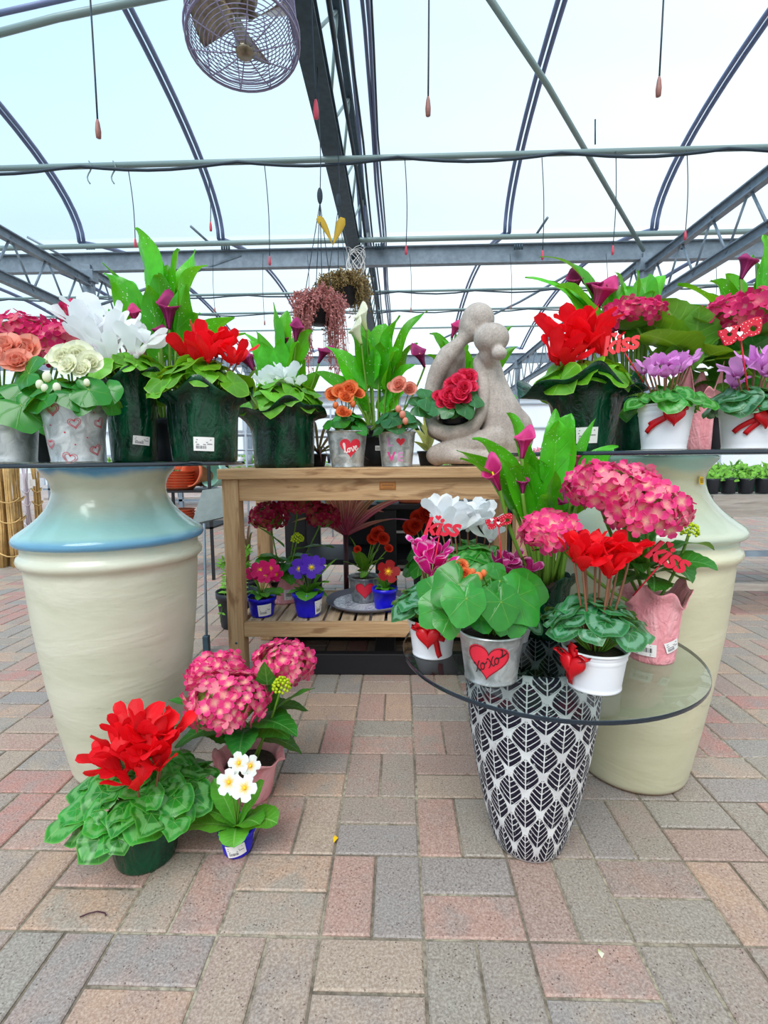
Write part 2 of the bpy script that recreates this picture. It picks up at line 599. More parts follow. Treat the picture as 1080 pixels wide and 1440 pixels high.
M['hyd'] = P_('hydrangea_petal', (252, 226, 180), (238, 58, 132), cream=(250, 176, 176), inpos=.34, var=.22, streak=.6)
M['hyd_deep'] = P_('deep_hydrangea_petal', (246, 170, 170), (222, 44, 112), cream=(240, 130, 140), inpos=.18, var=.25)
M['hyd_shade'] = P_('shaded_hydrangea_petal', (190, 120, 90), (176, 26, 74), cream=(170, 110, 70), inpos=.15, var=.3)  # shade under the bench is put into the colour of these pink petals
M['lime'] = P_('lime_bud', (176, 200, 20), (206, 226, 40), var=.3)
M['calla_p'] = P_('purple_spathe', (92, 16, 60), (150, 26, 96), edge=(190, 60, 130), inpos=.4)
M['calla_m'] = P_('magenta_spathe', (132, 18, 66), (206, 36, 118), edge=(230, 80, 150), inpos=.4)
M['calla_w'] = P_('ivory_spathe', (214, 226, 140), (248, 246, 224), var=.05, inpos=.4)
M['prim_w'] = P_('white_primula_petal', (255, 204, 20), (250, 250, 246), inpos=.24, var=.04)
M['prim_p'] = P_('violet_primula_petal', (240, 220, 30), (88, 32, 190), inpos=.13)
M['prim_m'] = P_('magenta_primula_petal', (250, 210, 40), (232, 20, 118), inpos=.13)
M['prim_r'] = P_('dark_red_primula_petal', (250, 180, 30), (160, 12, 20), inpos=.16)
M['yellow'] = plain('yellow_eye', (250, 196, 20), .6)
M['urn_l'] = m_urn('celadon_glaze', (214, 211, 192), (196, 195, 172), (160, 200, 196), (84, 146, 186), .9)
M['urn_r'] = m_urn('cream_celadon_glaze', (214, 208, 178), (200, 194, 162), (204, 208, 186), (160, 194, 184), .5)
M['vase'] = m_vase()
M['tin'] = m_tin(); M['tin_dark'] = m_tin('dull_tin', 165)
M['white_metal'] = plain('white_enamel', (240, 238, 244), .35, coat=.2)
M['green_wrap'] = m_wrap('green_foil', (0, 30, 20), (0, 70, 42))
M['green_pot'] = m_wrap('green_plastic', (0, 46, 30), (4, 76, 48), .25)
M['pink_wrap'] = m_wrap('pink_paper', (236, 150, 158), (250, 182, 188), .6, .25, .8)
M['blue'] = plain('blue_plastic', (18, 14, 214), .35, nscale=12, namt=.08)
M['dark_pot'] = plain('black_plastic', (24, 26, 34), .5, nscale=30)
M['black'] = plain('black_stand', (16, 15, 22), .6, nscale=20)
M['label'] = plain('label_paper', (240, 236, 234), .6)
M['ink'] = plain('label_ink', (90, 86, 96), .6)
M['barcode'] = plain('barcode_ink', (24, 22, 26), .6)
M['heart'] = plain('red_heart_print', (228, 38, 62), .5)
M['heart_pink'] = plain('pink_print', (226, 70, 150), .5)
M['pale_print'] = plain('pale_pink_print', (214, 150, 200), .5)
M['heart_line'] = plain('heart_outline_print', (200, 40, 66), .5)
M['dark_line'] = plain('dark_red_line', (110, 14, 30), .5)
M['script_black'] = plain('black_script', (30, 20, 24), .5)
M['script_white'] = plain('white_script', (250, 226, 226), .5)
M['ribbon'] = plain('red_ribbon', (224, 12, 30), .35, trans=.25)
M['pick'] = plain('red_glitter', (206, 16, 48), .5, nscale=400, namt=.3)
M['pick_kiss'] = plain('red_wood_pick', (214, 24, 56), .55)
M['pick_coral'] = plain('coral_wood_pick', (226, 56, 62), .55)
M['wood'] = m_wood('weathered_teak', (206, 170, 130), (184, 144, 104), (130, 90, 58))
M['wood_shelf'] = m_wood('worn_teak_slats', (212, 186, 158), (186, 156, 126), (138, 106, 78))
M['wood_grey'] = m_wood('grey_boards', (176, 166, 158), (150, 140, 132), (118, 108, 102))
M['brass'] = plain('engraved_plate', (176, 112, 48), .5)
M['brass_ink'] = plain('plate_engraving', (84, 44, 18), .5)
M['stone'] = m_stone()
M['glass'] = m_glass('smoked_glass', (.84, .89, .885))
M['glass_edge'] = plain('glass_edge', (16, 34, 48), .15, coat=.5)
M['steel'] = plain('galvanised_steel', (128, 142, 156), .5, metal=.25, nscale=14, namt=.18)
M['steel_dark'] = plain('dark_galvanised_steel', (62, 84, 98), .55, metal=.2, nscale=20, namt=.2)
M['bow'] = plain('bow_tube', (112, 124, 160), .5, metal=.2)
M['pipe'] = plain('purlin_pipe', (132, 152, 152), .45, metal=.2)
M['bronze'] = plain('brown_channel', (128, 104, 96), .5, metal=.3)
M['hose'] = plain('black_hose', (36, 52, 66), .55)
M['weight'] = plain('brown_weight', (156, 104, 96), .5)
M['weight_red'] = plain('red_weight', (206, 70, 92), .5)
M['film'] = m_film()
M['cage'] = plain('fan_wire', (150, 144, 178), .4, metal=.2)
M['motor'] = plain('fan_motor_metal', (150, 140, 124), .3, metal=.8, nscale=25, namt=.35)
M['terracotta'] = plain('terracotta', (214, 112, 76), .75, nscale=20)
M['aqua_pot'] = plain('aqua_glaze', (150, 196, 180), .4)
M['bamboo'] = plain('dried_bamboo', (206, 168, 108), .7, nscale=14, namt=.25)
M['white_bead'] = plain('white_cord', (226, 214, 226), .7)
M['slate'] = plain('slate_board', (120, 128, 126), .7, nscale=10, namt=.2)
M['plate_rim'] = plain('grey_rim', (108, 108, 122), .5)
M['tan_dry'] = plain('dried_tan_sprigs', (150, 126, 80), .8, nscale=60, namt=.5)
M['pink_dry'] = plain('dried_pink_sprigs', (194, 124, 120), .8, nscale=60, namt=.4)
M['yellow_strap'] = plain('yellow_strap', (232, 190, 60), .5, trans=.2)
M['far_white'] = plain('white_wall_panel', (236, 240, 246), .6)
M['far_frame'] = plain('white_shelf_frame', (168, 178, 190), .5)
M['moss'] = plain('seedling_leaves', (120, 178, 60), .7, nscale=60, namt=.5, trans=.2)
M['bloom_far'] = plain('distant_pink_blooms', (236, 130, 150), .7, nscale=60, namt=.4)
M['fern'] = m_leaf('fern_leaf', (110, 178, 52), (150, 205, 90), 'strap', nv=3)


def m_tray():
    t = NT('blue_floral_plate')
    o, x, y, z = t.obj()
    n = t.noise(o, 26, 3, .6, 2.5)
    a = t.smooth((n - .5).abs(), .035, .015)
    n2 = t.noise(o, 60, 2, .5, 2.0)
    b = t.smooth(n2, .66, .7)
    return t.finish(t.mix(a.mx(b) * .85, lin(226, 228, 236), lin(60, 78, 140)), .25, coat=.4)
M['tray'] = m_tray()
# ------------------------------------------------------------------ plant pieces
R = random
U = random.uniform
Z = V((0, 0, 1))


def rad_dir(az):
    return V((math.cos(az), math.sin(az), 0))


def bez(a, b, c, n):
    return [a * (1 - t) ** 2 + b * 2 * t * (1 - t) + c * t * t for t in [i / n for i in range(n + 1)]]


SH = {
    'ovate': lambda t: (math.sin(PI * min(1, t ** .72)) ** .8) if 0 < t < 1 else 0.0,
    'lance': lambda t: (math.sin(PI * t ** .62) ** .85) if 0 < t < 1 else 0.0,
    'calla': lambda t: (math.sin(PI * (t * .93 + .07) ** .6) ** .9) if 0 < t < 1 else (.25 if t == 0 else 0.0),
    'oblong': lambda t: (min(1, .25 + t * 1.5) * (1 - t ** 5) ** .6),
    'strapp': lambda t: (1 - t ** 2.2) * min(1, .5 + t * 2),
    'petal': lambda t: (.3 + .7 * math.sin(PI * min(1, t * .62)) if t < .8 else (.3 + .7 * math.sin(PI * .496)) * math.sqrt(max(.2, 1 - ((t - .8) / .2) ** 2))),
    'notched': lambda t: .22 + .9 * math.sin(PI * min(.5, t * .62)) if t < .85 else (.22 + .9 * math.sin(PI * .5)) * math.sqrt(max(.03, 1 - ((t - .85) / .17) ** 2)),
    'round': lambda t: math.sqrt(max(0, 1 - (2 * t - 1.0) ** 2)) * .9 + .1 * (1 - t),
}


def ribbon_leaf(mb, pts, W, shape, side, fold=.2, wave=0.0, wfreq=3, roll=0.0, r=0.5, m=4, serr=0.0, mi=0, curl=0.0):
    """a leaf or petal blade laid along pts"""
    n = len(pts) - 1
    ph = U(0, 6)
    T = [(pts[min(i + 1, n)] - pts[max(i - 1, 0)]).normalized() for i in range(n + 1)]
    rows = []
    for i in range(n + 1):
        S = side - T[i] * side.dot(T[i])
        S = S.normalized() if S.length > 1e-4 else T[i].orthogonal().normalized()
        if roll: S = Matrix.Rotation(roll * (.3 + .7 * i / n), 3, T[i]) @ S
        N = S.cross(T[i])
        t = i / n
        w = W * SH[shape](t) * .5 + .0003
        if serr and i % 2: w *= 1 - serr
        row = []
        for k in range(m + 1):
            s = 2 * k / m - 1
            h = fold * abs(s) * w + wave * math.sin(t * wfreq * 6.28 + ph + (1.5 if s > 0 else 0)) * abs(s) ** 2 * W + curl * s * s * w
            q_ = pts[i] + S * (s * w) + N * h
            if shape == 'notched': q_ = q_ - T[i] * (W * .34 * t ** 4 * math.exp(-(s / .35) ** 2))
            row.append(q_)
        rows.append(row)
    mb.grid(lambda a, b: rows[b][a], m, n, r=r, mi=mi)


def arc_pts(p0, az, el, L, bend, n=9, power=1.3):
    """a path that leaves p0 at elevation el towards az and bends down by bend radians"""
    p = V(p0); out = [p.copy()]
    for i in range(n):
        t = (i + .5) / n
        e = el - bend * t ** power
        p = p + (rad_dir(az) * math.cos(e) + Z * math.sin(e)) * (L / n)
        out.append(p.copy())
    return out


def disc_leaf(mb, c, nrm, tip, Rr, kind='heart', cup=.25, ruffle=.08, rn=5, r=.5, nr=4, na=20):
    nrm = nrm.normalized()
    tip = (tip - nrm * tip.dot(nrm)).normalized()
    sd = tip.cross(nrm)
    ph = U(0, 6)
    def shp(th):
        a = abs(th)
        if kind == 'heart':
            return (1 + .26 * math.exp(-(a / .38) ** 2)) * (1 - .85 * math.exp(-((PI - a) / .42) ** 2)) * (1 - .05 * math.cos(a * 2)) * (1 + .02 * math.sin(a * 14))
        if kind == 'begonia':
            return (1 + .30 * math.exp(-((th - .35) / .35) ** 2)) * (1 - .7 * math.exp(-((PI - a) / .3) ** 2)) * (1 + .035 * math.sin(th * 19)) * (1 + .1 * math.sin(th))
        return 1.0
    def P(i, j):
        th = -PI + 2 * PI * i / na
        q = j / nr
        rr = Rr * q * shp(th)
        x = math.sin(th) * rr; y = math.cos(th) * rr
        h = -cup * Rr * q * q + ruffle * Rr * q * q * math.sin(rn * th + ph) + .12 * Rr * q * abs(math.sin(th)) * (1 if kind == 'heart' else .5)
        return c + sd * x + tip * y + nrm * h
    def uv(i, j):
        th = -PI + 2 * PI * i / na
        q = j / nr
        return (.5 + .5 * q * math.sin(th), .5 + .5 * q * math.cos(th))
    mb.grid(P, na, nr, r=r, uv=uv, flip=True)


def crown(fol, stems, c, Rc, H, n, lr, kind='heart', cup=.2, ruffle=.1, low=-.25, base=None, tilt=.75, jitter=.38, stemr=.0016):
    """a mound of round leaves over c: radius Rc, height H above and |low|*H below"""
    base = base or c - Z * H
    for i in range(n):
        az = i * 2.39996 + U(-.25, .25)
        q = ((i + .5) / n) ** .55
        rr = Rc * q * U(.88, 1.08)
        zz = H * (1 - q * q) - (-low) * H * q ** 3 + U(-.12, .12) * H
        p = c + rad_dir(az) * rr + Z * zz
        out = rad_dir(az)
        nrm = (Z * (1.15 - q * .75 * tilt) + out * (.25 + q * .85) * tilt + V((U(-1, 1), U(-1, 1), U(-.3, .3))) * jitter).normalized()
        tip = out * 1.0 + Z * -.5 * tilt + V((U(-1, 1), U(-1, 1), 0)) * .9
        s = lr * U(.6, 1.2)
        disc_leaf(fol, p, nrm, tip, s, kind, cup * U(.6, 1.3), ruffle, U(3, 6) // 1, r=min(1, max(0, U(.15, .85) + (.15 if q < .5 else 0))))
        stems.tube(bez(base + rad_dir(az) * .01, base + rad_dir(az) * rr * .5 + Z * H * .5, p, 4), stemr, 5)


def mk_cyclamen_flower(p, size, mat, parent, yaw=None, open_=1.0, lean=None):
    """five petals swept up and back from a nodding nose, fanned and twisted"""
    mb = MB()
    yaw = U(0, 6) if yaw is None else yaw
    lean = lean or V((U(-.35, .35), U(-.35, .2), 0))
    for k in range(5):
        az = yaw + k * 2 * PI / 5 + U(-.25, .25)
        o = rad_dir(az)
        spread = U(.35, 1.0) * open_
        a = V(p) + o * size * .08
        b = a + o * size * (.16 + spread * .22) + Z * size * .34
        d = (o * spread + Z * U(.75, 1.05) + lean).normalized()
        c = a + d * size * U(.9, 1.08)
        pts = bez(a, b, c, 10)
        # the tip curls outwards a little
        for i in range(7, 11): pts[i] = pts[i] + o * size * .03 * (i - 6) - Z * size * .012 * (i - 6)
        ribbon_leaf(mb, pts, size * U(.42, .56), 'petal', o.cross(Z), fold=.12, wave=.10, wfreq=1.3, roll=U(-1.0, 1.0), r=U(0, 1), m=6, curl=U(-.35, .1))
    mb.ball(V(p) - Z * size * .03, size * .09, rz=size * .1, seg=8, rings=5, r=.9)
    return mb.build('flower', mat, parent)


def mk_floret(mb, c, nrm, size, r, four=4, rot=None, cup=.35, mi=0, w=.95, m_=2):
    nrm = nrm.normalized()
    a0 = nrm.orthogonal().normalized()
    rot = U(0, 6) if rot is None else rot
    for k in range(four):
        d = Matrix.Rotation(rot + k * 2 * PI / four, 3, nrm) @ a0
        side = d.cross(nrm)
        pts = [c + d * (size * t) + nrm * (cup * size * (t ** 1.6) * .6) for t in ((0, .3, .65, 1) if m_ < 5 else (0, .2, .4, .6, .8, .92, 1))]
        ribbon_leaf(mb, pts, size * w, 'petal' if m_ < 5 else 'notched', side, fold=.25 if m_ < 5 else .12, r=r, m=m_, mi=mi, serr=0)


def mk_hydrangea_head(parent, c, rx, rz, mat, n=85, fs=.0155, name='flower_head', ry=None):
    mb = MB(); ry = ry or rx
    for i in range(n):
        # spread over the upper three quarters of an ellipsoid
        zc = 1 - 1.55 * (i + .5) / n
        az = i * 2.39996
        q = math.sqrt(max(0, 1 - zc * zc))
        d = V((q * math.cos(az), q * math.sin(az), zc))
        p = V(c) + V((d.x * rx, d.y * ry, d.z * rz)) * U(.88, 1.08)
        nr = V((d.x / rx, d.y / ry, d.z / rz)).normalized() + V((U(-1, 1), U(-1, 1), U(-1, 1))) * .55
        mk_floret(mb, p, nr, fs * U(.8, 1.25), U(0, 1), cup=U(.1, .6), w=.86)
    # the stalks and green core that carry the florets
    mb.ball(c, rx * .8, ry * .8, rz * .8, 14, 8, r=.2, mi=1)
    return mb.build(name, [mat, M['stem']], parent)


def mk_rose(mb, c, nrm, size, r=None, mi=0, layers=4):
    nrm = nrm.normalized(); a0 = nrm.orthogonal().normalized()
    for L in range(layers):
        k = 5 + (L > 1)
        q = (L + 1) / layers
        for j in range(k):
            d = Matrix.Rotation(j * 2 * PI / k + L * 1.1 + U(-.2, .2), 3, nrm) @ a0
            side = d.cross(nrm)
            op = .12 + .85 * q * q
            up = 1.0 - q * .62
            b = c + nrm * size * .1
            e = b + d * size * op + nrm * size * up * .75
            m_ = b + d * size * (op * .75 + .1) + nrm * size * up * .2
            ribbon_leaf(mb, bez(b, m_, e, 5), size * (.5 + .6 * q), 'petal', side, fold=.1, wave=.04, wfreq=1, r=U(0, 1) if r is None else r, m=4, mi=mi, curl=.35 * (1 - q * .5))


def mk_calla(p0, p1, size, mat, parent, mouth=None):
    """a spathe: a rolled funnel from p0 up towards p1, its lip flaring to a point"""
    mb = MB()
    p0 = V(p0); ax = (V(p1) - p0).normalized()
    mouth = V(mouth) if mouth else V((U(-.5, .5), -1, .2))
    fx = (mouth - ax * mouth.dot(ax)).normalized()
    sy = ax.cross(fx)
    n, m = 10, 20
    def P(i, j):
        t = j / n; th = -PI * 1.12 + 2 * PI * 1.12 * i / m
        tipf = math.exp(-((abs(th) - 0) / .8) ** 2)
        rr = size * (.045 + .13 * t + .13 * t ** 4) * (1 + .06 * (abs(th) / PI))
        # th = 0 is the back of the funnel, which rises to the tip
        h = size * (t * (.66 + .42 * tipf * t ** 2)) - size * .20 * t ** 3 * max(0, abs(th) / PI - .5)
        back = size * .12 * t ** 6 * tipf
        return p0 + ax * h - fx * (math.cos(th) * rr + back) + sy * (math.sin(th) * rr)
    mb.grid(P, m, n, r=U(.1, .9))
    o = mb.build('flower', mat, parent, solid=.0012)
    sp = MB()
    sp.tube([p0 + ax * size * .2, p0 + ax * size * .6], lambda t: size * .035 * (1 - .4 * t), 8)
    sp.build('spadix', M['yellow'], o)
    return o


def calla_leaf(fol, base, tip, W, r=None, side=None, bow=.25, roll=None, stems=None, start=.34):
    base = V(base); tip = V(tip)
    d = tip - base
    h = max(d.z, .05)
    hd = V((d.x, d.y, 0))
    c = base + Z * h * U(.75, 1.0) * (1.0 if d.z > 0 else .5) + hd * bow
    if d.z < hd.length: c = base + Z * (max(d.z, 0) + hd.length * .35) + hd * .45
    pts = bez(base, c, tip, 18)
    k = int(18 * start)
    if stems is not None:
        stems.tube(pts[:k + 2], lambda t: .006 - .002 * t, 6)
    o = hd.normalized() if hd.length > 1e-3 else V((0, -1, 0))
    view = V((0, -1, 0)); sd = o.cross(Z)
    # blades in the photo mostly show a face: bias the broad side across the view
    sd2 = (V((1, 0, 0)) * U(.5, 1.3) * (1 if U(0, 1) > .3 else -1) + sd * U(.2, 1.0)).normalized()
    ribbon_leaf(fol, pts[k:], W, 'calla', side or sd2, fold=.42, wave=.07, wfreq=1.6, roll=U(-.5, .5) if roll is None else roll, r=U(.2, .9) if r is None else r, m=6)


def hyd_leaf(fol, base, az, el, L, W, bend, r=None, stems=None, stalk=.03, serr=.09):
    base = V(base)
    o = rad_dir(az)
    e0 = base + (o * math.cos(el) + Z * math.sin(el)) * stalk
    if stems is not None: stems.tube([base, e0], .0025, 5)
    pts = arc_pts(e0, az, el, L, bend, 14)
    ribbon_leaf(fol, pts, W, 'ovate', Matrix.Rotation(U(-.4, .4), 3, o) @ o.cross(Z), fold=.18, wave=.03, wfreq=2, roll=U(-.3, .3), r=U(.15, .75) if r is None else r, m=6, serr=serr)


def tip_leaf(fol, base, tip, W, r=None, shape='ovate', arch=.3, serr=.08, face=None, m=6):
    """a broad leaf from base to tip that arches up on its way"""
    base = V(base); tip = V(tip); d = tip - base
    c = base + d * .5 + Z * d.length * arch
    hd = V((d.x, d.y, 0)); hd = hd.normalized() if hd.length > 1e-3 else V((1, 0, 0))
    sd = V(face) if face else hd.cross(Z)
    ribbon_leaf(fol, bez(base, c, tip, 16), W, shape, sd, fold=.16, wave=.03, wfreq=2, roll=U(-.2, .2), r=U(.2, .8) if r is None else r, m=m, serr=serr)


# ------------------------------------------------------------------ pots
class Pot:
    """cone between (r0, z=0) and (r1, h) that decals can be laid on"""
    def __init__(s, r0, r1, h): s.r0 = r0; s.r1 = r1; s.h = h
    def rad(s, z): return s.r0 + (s.r1 - s.r0) * z / s.h
    def pt(s, th, z, eps=.0006): # th = 0 looks along -Y
        r = s.rad(z) + eps
        return V((r * math.sin(th), -r * math.cos(th), z))


def front_angle(base):
    """angle on a pot that looks straight at the camera's place"""
    return math.atan2(-base.x, base.y)


def soil(parent, r, z):
    mb = MB()
    mb.lathe([(r, z), (r * .6, z + .004), (.001, z + .006)], 24)
    return mb.build('soil', M['soil'], parent)


def bucket(parent, P, mat, rim=.0028, rings=(), name='pot', seg=56, foot=.0015):
    mb = MB()
    pr = [(.001, 0.0), (P.r0 - .002, 0.0), (P.r0 + foot, .001), (P.r0 + foot, .004), (P.rad(.006), .006)]
    zs = [.15, .3, .5, .7, .85, .95]
    for q in zs:
        z = P.h * q
        pr.append((P.rad(z), z))
    for zr in rings:
        z = P.h * zr
        pr += [(P.rad(z - .0045), z - .0045), (P.rad(z) + .0016, z), (P.rad(z + .0045), z + .0045)]
    pr.sort(key=lambda a: a[1])
    t = P.h
    pr += [(P.r1, t - .004), (P.r1 + rim, t - .003), (P.r1 + rim * 1.2, t), (P.r1 + rim * .3, t + .0015), (P.r1 - .002, t - .001),
           (P.r1 - .004, t * .8), (P.rad(t * .55) - .004, t * .55)]
    mb.lathe(pr, seg)
    return mb.build(name, mat, parent, weld=True)


def plastic_pot(parent, P, mat, name='pot'):
    mb = MB()
    h = P.h
    pr = [(.001, 0), (P.r0 * .93, 0), (P.r0, .006), (P.rad(h * .4), h * .4), (P.rad(h * .82), h * .82), (P.r1 + .003, h * .83), (P.r1 + .004, h), (P.r1 - .001, h), (P.r1 - .004, h * .8), (P.rad(h * .5), h * .55)]
    mb.lathe(pr, 44)
    return mb.build(name, mat, parent, weld=True)


def wrapped_pot(parent, P, mat, flare=.02, name='wrap', seed=0, pleats=11, lift=.03, biasaz=None, bias=0.0, amp=.035):
    """a pot sleeve of foil or paper: pleated, its mouth flaring unevenly"""
    rnd = random.Random(seed)
    ph = [rnd.uniform(0, 6) for _ in range(6)]
    h = P.h
    pr = [(.001, .0), (P.r0 * .96, .0), (P.r0, .004)]
    pr += [(P.rad(h * q), h * q) for q in (.08, .2, .33, .46, .58, .7, .8, .88)]
    pr += [(P.r1 + flare * .35, h * .95), (P.r1 + flare * .8, h * 1.0), (P.r1 + flare, h * 1.04)]
    def fr(a, t, R_, z):
        q = max(0, z / h)
        w_ = (a * pleats / (2 * PI) + .35 * math.sin(a * 2 + ph[0]) + .15 * math.sin(a * 5 + ph[1]) + .25 * z / h) % 1.0
        pl = (abs(w_ - .5) - .25) * .075 + math.sin(a * 3 + ph[2]) * .015
        k = q ** 2
        R2 = R_ * (1 + pl * (.35 + 1.2 * q))
        if q > .6:
            f = (q - .6) / .4
            b = 0
            if biasaz is not None: b = max(0, math.cos(a - biasaz)) ** 2 * bias
            R2 += f * f * (P.r1 * amp * math.sin(a * 5 + ph[3]) + P.r1 * amp * .8 * math.sin(a * 9 + ph[4]) + b)
            z += f * f * (lift * math.sin(a * 3 + ph[5]) + lift * .6 * math.sin(a * 7 + ph[1]))
        return R2, z
    mb = MB()
    mb.lathe(pr, 120, fr=fr)
    return mb.build(name, mat, parent, solid=.0012, weld=True)


# ---- flat prints and stickers that follow a pot's side
def decal_poly(mb, P, pts, th0, z0, s, mi=0, eps=.0008, rot=0.0, rings=5, squash=1.0):
    """a star-shaped outline (around 0, 0) filled and wrapped on the pot"""
    def W(x, y, e=eps):
        c, si = math.cos(rot), math.sin(rot)
        X = (x * c - y * si) * s; Y = (x * si + y * c) * s
        z = z0 + Y
        return P.pt(th0 + X / P.rad(z0), z, e)
    n = len(pts)
    b = len(mb.v)
    mb.v.append(tuple(W(0, 0)))
    for k in range(1, rings + 1):
        for x, y in pts: mb.v.append(tuple(W(x * k / rings, y * k / rings)))
    for i in range(n):
        j = (i + 1) % n
        mb.face([b, b + 1 + i, b + 1 + j], [(0, 0)] * 3, 0, mi)
        for k in range(1, rings):
            a0 = b + 1 + (k - 1) * n; a1 = b + 1 + k * n
            mb.face([a0 + i, a1 + i, a1 + j, a0 + j], [(0, 0)] * 4, 0, mi)


def decal_line(mb, P, pts, th0, z0, s, width, mi=0, eps=.0012, rot=0.0, closed=False):
    """a pen line wrapped on the pot; width in metres, may be a function of t"""
    if closed: pts = list(pts) + [pts[0]]
    c, si = math.cos(rot), math.sin(rot)
    Q = [((x * c - y * si) * s, (x * si + y * c) * s) for x, y in pts]
    b = len(mb.v); n = len(Q)
    for i in range(n):
        a = Q[max(0, i - 1)]; d = Q[min(n - 1, i + 1)]
        tx, ty = d[0] - a[0], d[1] - a[1]
        l = math.hypot(tx, ty) or 1
        w = (width(i / (n - 1)) if callable(width) else width) / 2
        nx, ny = -ty / l * w, tx / l * w
        for sg in (1, -1):
            X, Y = Q[i][0] + nx * sg, Q[i][1] + ny * sg
            mb.v.append(tuple(P.pt(th0 + X / P.rad(z0), z0 + Y, eps)))
    for i in range(n - 1):
        mb.face([b + 2 * i + 1, b + 2 * i + 3, b + 2 * i + 2, b + 2 * i], [(0, 0)] * 4, 0, mi)


def heart_pts(n=40):
    out = []
    for i in range(n):
        t = 2 * PI * i / n
        x = 16 * math.sin(t) ** 3
        y = 13 * math.cos(t) - 5 * math.cos(2 * t) - 2 * math.cos(3 * t) - math.cos(4 * t)
        out.append((x / 32, (y + 2.5) / 32))
    return out[::-1]


HEART = heart_pts()


def rect_pts(w, h, n=6):
    o = []
    for i in range(n): o.append((-w / 2 + w * i / n, -h / 2))
    for i in range(n): o.append((w / 2, -h / 2 + h * i / n))
    for i in range(n): o.append((w / 2 - w * i / n, h / 2))
    for i in range(n): o.append((-w / 2, h / 2 - h * i / n))
    return o


def smooth_path(pts, n=6):
    out = []
    m = len(pts)
    for i in range(m - 1):
        p0 = pts[max(0, i - 1)]; p1 = pts[i]; p2 = pts[i + 1]; p3 = pts[min(m - 1, i + 2)]
        for k in range(n):
            t = k / n
            out.append(tuple(.5 * (2 * p1[a] + (p2[a] - p0[a]) * t + (2 * p0[a] - 5 * p1[a] + 4 * p2[a] - p3[a]) * t * t + (-p0[a] + 3 * p1[a] - 3 * p2[a] + p3[a]) * t ** 3) for a in (0, 1)))
    out.append(pts[-1])
    return out


def price_label(parent, P, th, z, w, h, rot=0.0, bars=False, eps=.0025, name='price_label'):
    mb = MB()
    decal_poly(mb, P, rect_pts(w, h), th, z, 1, 0, eps, rot, 3)
    rn = random.Random(int(th * 1000) + int(z * 9000))
    c, s = math.cos(rot), math.sin(rot)
    if bars:
        x = -w * .33
        while x < w * .33:
            bw = rn.choice([.012, .02, .03]) * w
            decal_line(mb, P, [(x, -h * .18), (x, h * .2)], th, z, 1, bw, 2, eps + .0006, rot)
            x += bw + rn.choice([.012, .02, .028]) * w
        for q in (.34, -.3, -.4):
            decal_line(mb, P, [(-w * .3, h * q), (w * .3, h * q)], th, z, 1, h * .035, 1, eps + .0006, rot)
    else:
        for q, a, b in ((.30, -.36, .36), (.12, -.4, .2), (-.04, -.36, .1), (.0, .16, .4)):
            decal_line(mb, P, [(w * a, h * q), (w * b, h * q)], th, z, 1, h * .05, 1, eps + .0006, rot)
        x = -w * .36
        while x < w * .12:
            decal_line(mb, P, [(x, -h * .34), (x, -h * .12)], th, z, 1, w * .02, 1, eps + .0006, rot)
            x += w * rn.choice([.035, .05])
    return mb.build(name, [M['label'], M['ink'], M['barcode']], parent, smooth=False)


# pen strokes of the hand-lettered words, one unit high x, drawn left to right
def script_x(x0, s=1.0):
    return [smooth_path([(x0, .78 * s), (x0 + .1, .9 * s), (x0 + .2, .7 * s), (x0 + .36, .2 * s), (x0 + .48, .0), (x0 + .62, .14 * s)]),
            smooth_path([(x0 + .66, .92 * s), (x0 + .5, .78 * s), (x0 + .3, .4 * s), (x0 + .08, .04 * s), (x0 - .04, .02)])]


def script_o(x0, s=1.0, tail=.3):
    return [smooth_path([(x0 + .34, .66 * s), (x0 + .14, .6 * s), (x0 + .02, .3 * s), (x0 + .14, .04 * s), (x0 + .34, .14 * s), (x0 + .44, .44 * s), (x0 + .34, .66 * s), (x0 + .3, .56 * s), (x0 + .44 + tail * .5, .5 * s), (x0 + .46 + tail, .66 * s)])]


def word_xoxo():
    st = script_x(0) + script_o(.62) + script_x(1.42) + script_o(2.04, 1, .9)
    st[-1] = st[-1][:-1] + smooth_path([(2.6, .5), (2.85, .62), (2.95, 1.1), (2.8, 1.2)])
    return [[((x - 1.4) / 3.2 + (y - .45) * .08, (y - .45) / 3.2) for x, y in q] for q in st]


def word_love():
    st = [smooth_path([(-.1, .1), (.15, .5), (.34, 1.3), (.26, 1.55), (.12, 1.3), (.14, .3), (.3, .0), (.5, .16)]),
          smooth_path([(.86, .6), (.62, .5), (.54, .2), (.7, .0), (.9, .2), (.92, .5), (.84, .6), (1.1, .5)]),
          smooth_path([(1.1, .5), (1.2, .58), (1.3, .1), (1.38, .0), (1.56, .3), (1.6, .6), (1.56, .7), (1.8, .5)]),
          smooth_path([(1.74, .3), (2.0, .4), (2.1, .6), (1.94, .66), (1.78, .4), (1.84, .06), (2.04, .0), (2.36, .3)])]
    return [[((x - 1.1) / 3.2, (y - .55) / 3.2) for x, y in q] for q in st]


def heart_print(parent, P, th, z, s, word=None, rot=0.0, pen='script_black', outline='dark_line', pen_w=.05, wrot=.45, name='heart_print', fill='heart', wscale=.8):
    mb = MB()
    decal_poly(mb, P, HEART, th, z, s, 0, .0009, rot)
    if outline:
        decal_line(mb, P, [(x * .93, y * .93) for x, y in HEART], th, z, s, s * .018, 1, .0015, rot, True)
    if word:
        for q in word:
            decal_line(mb, P, q, th, z + .02 * s, s * wscale, s * pen_w, 2, .0021, rot + wrot)
    return mb.build(name, [M[fill], M[outline or 'dark_line'], M[pen]], parent, smooth=False)


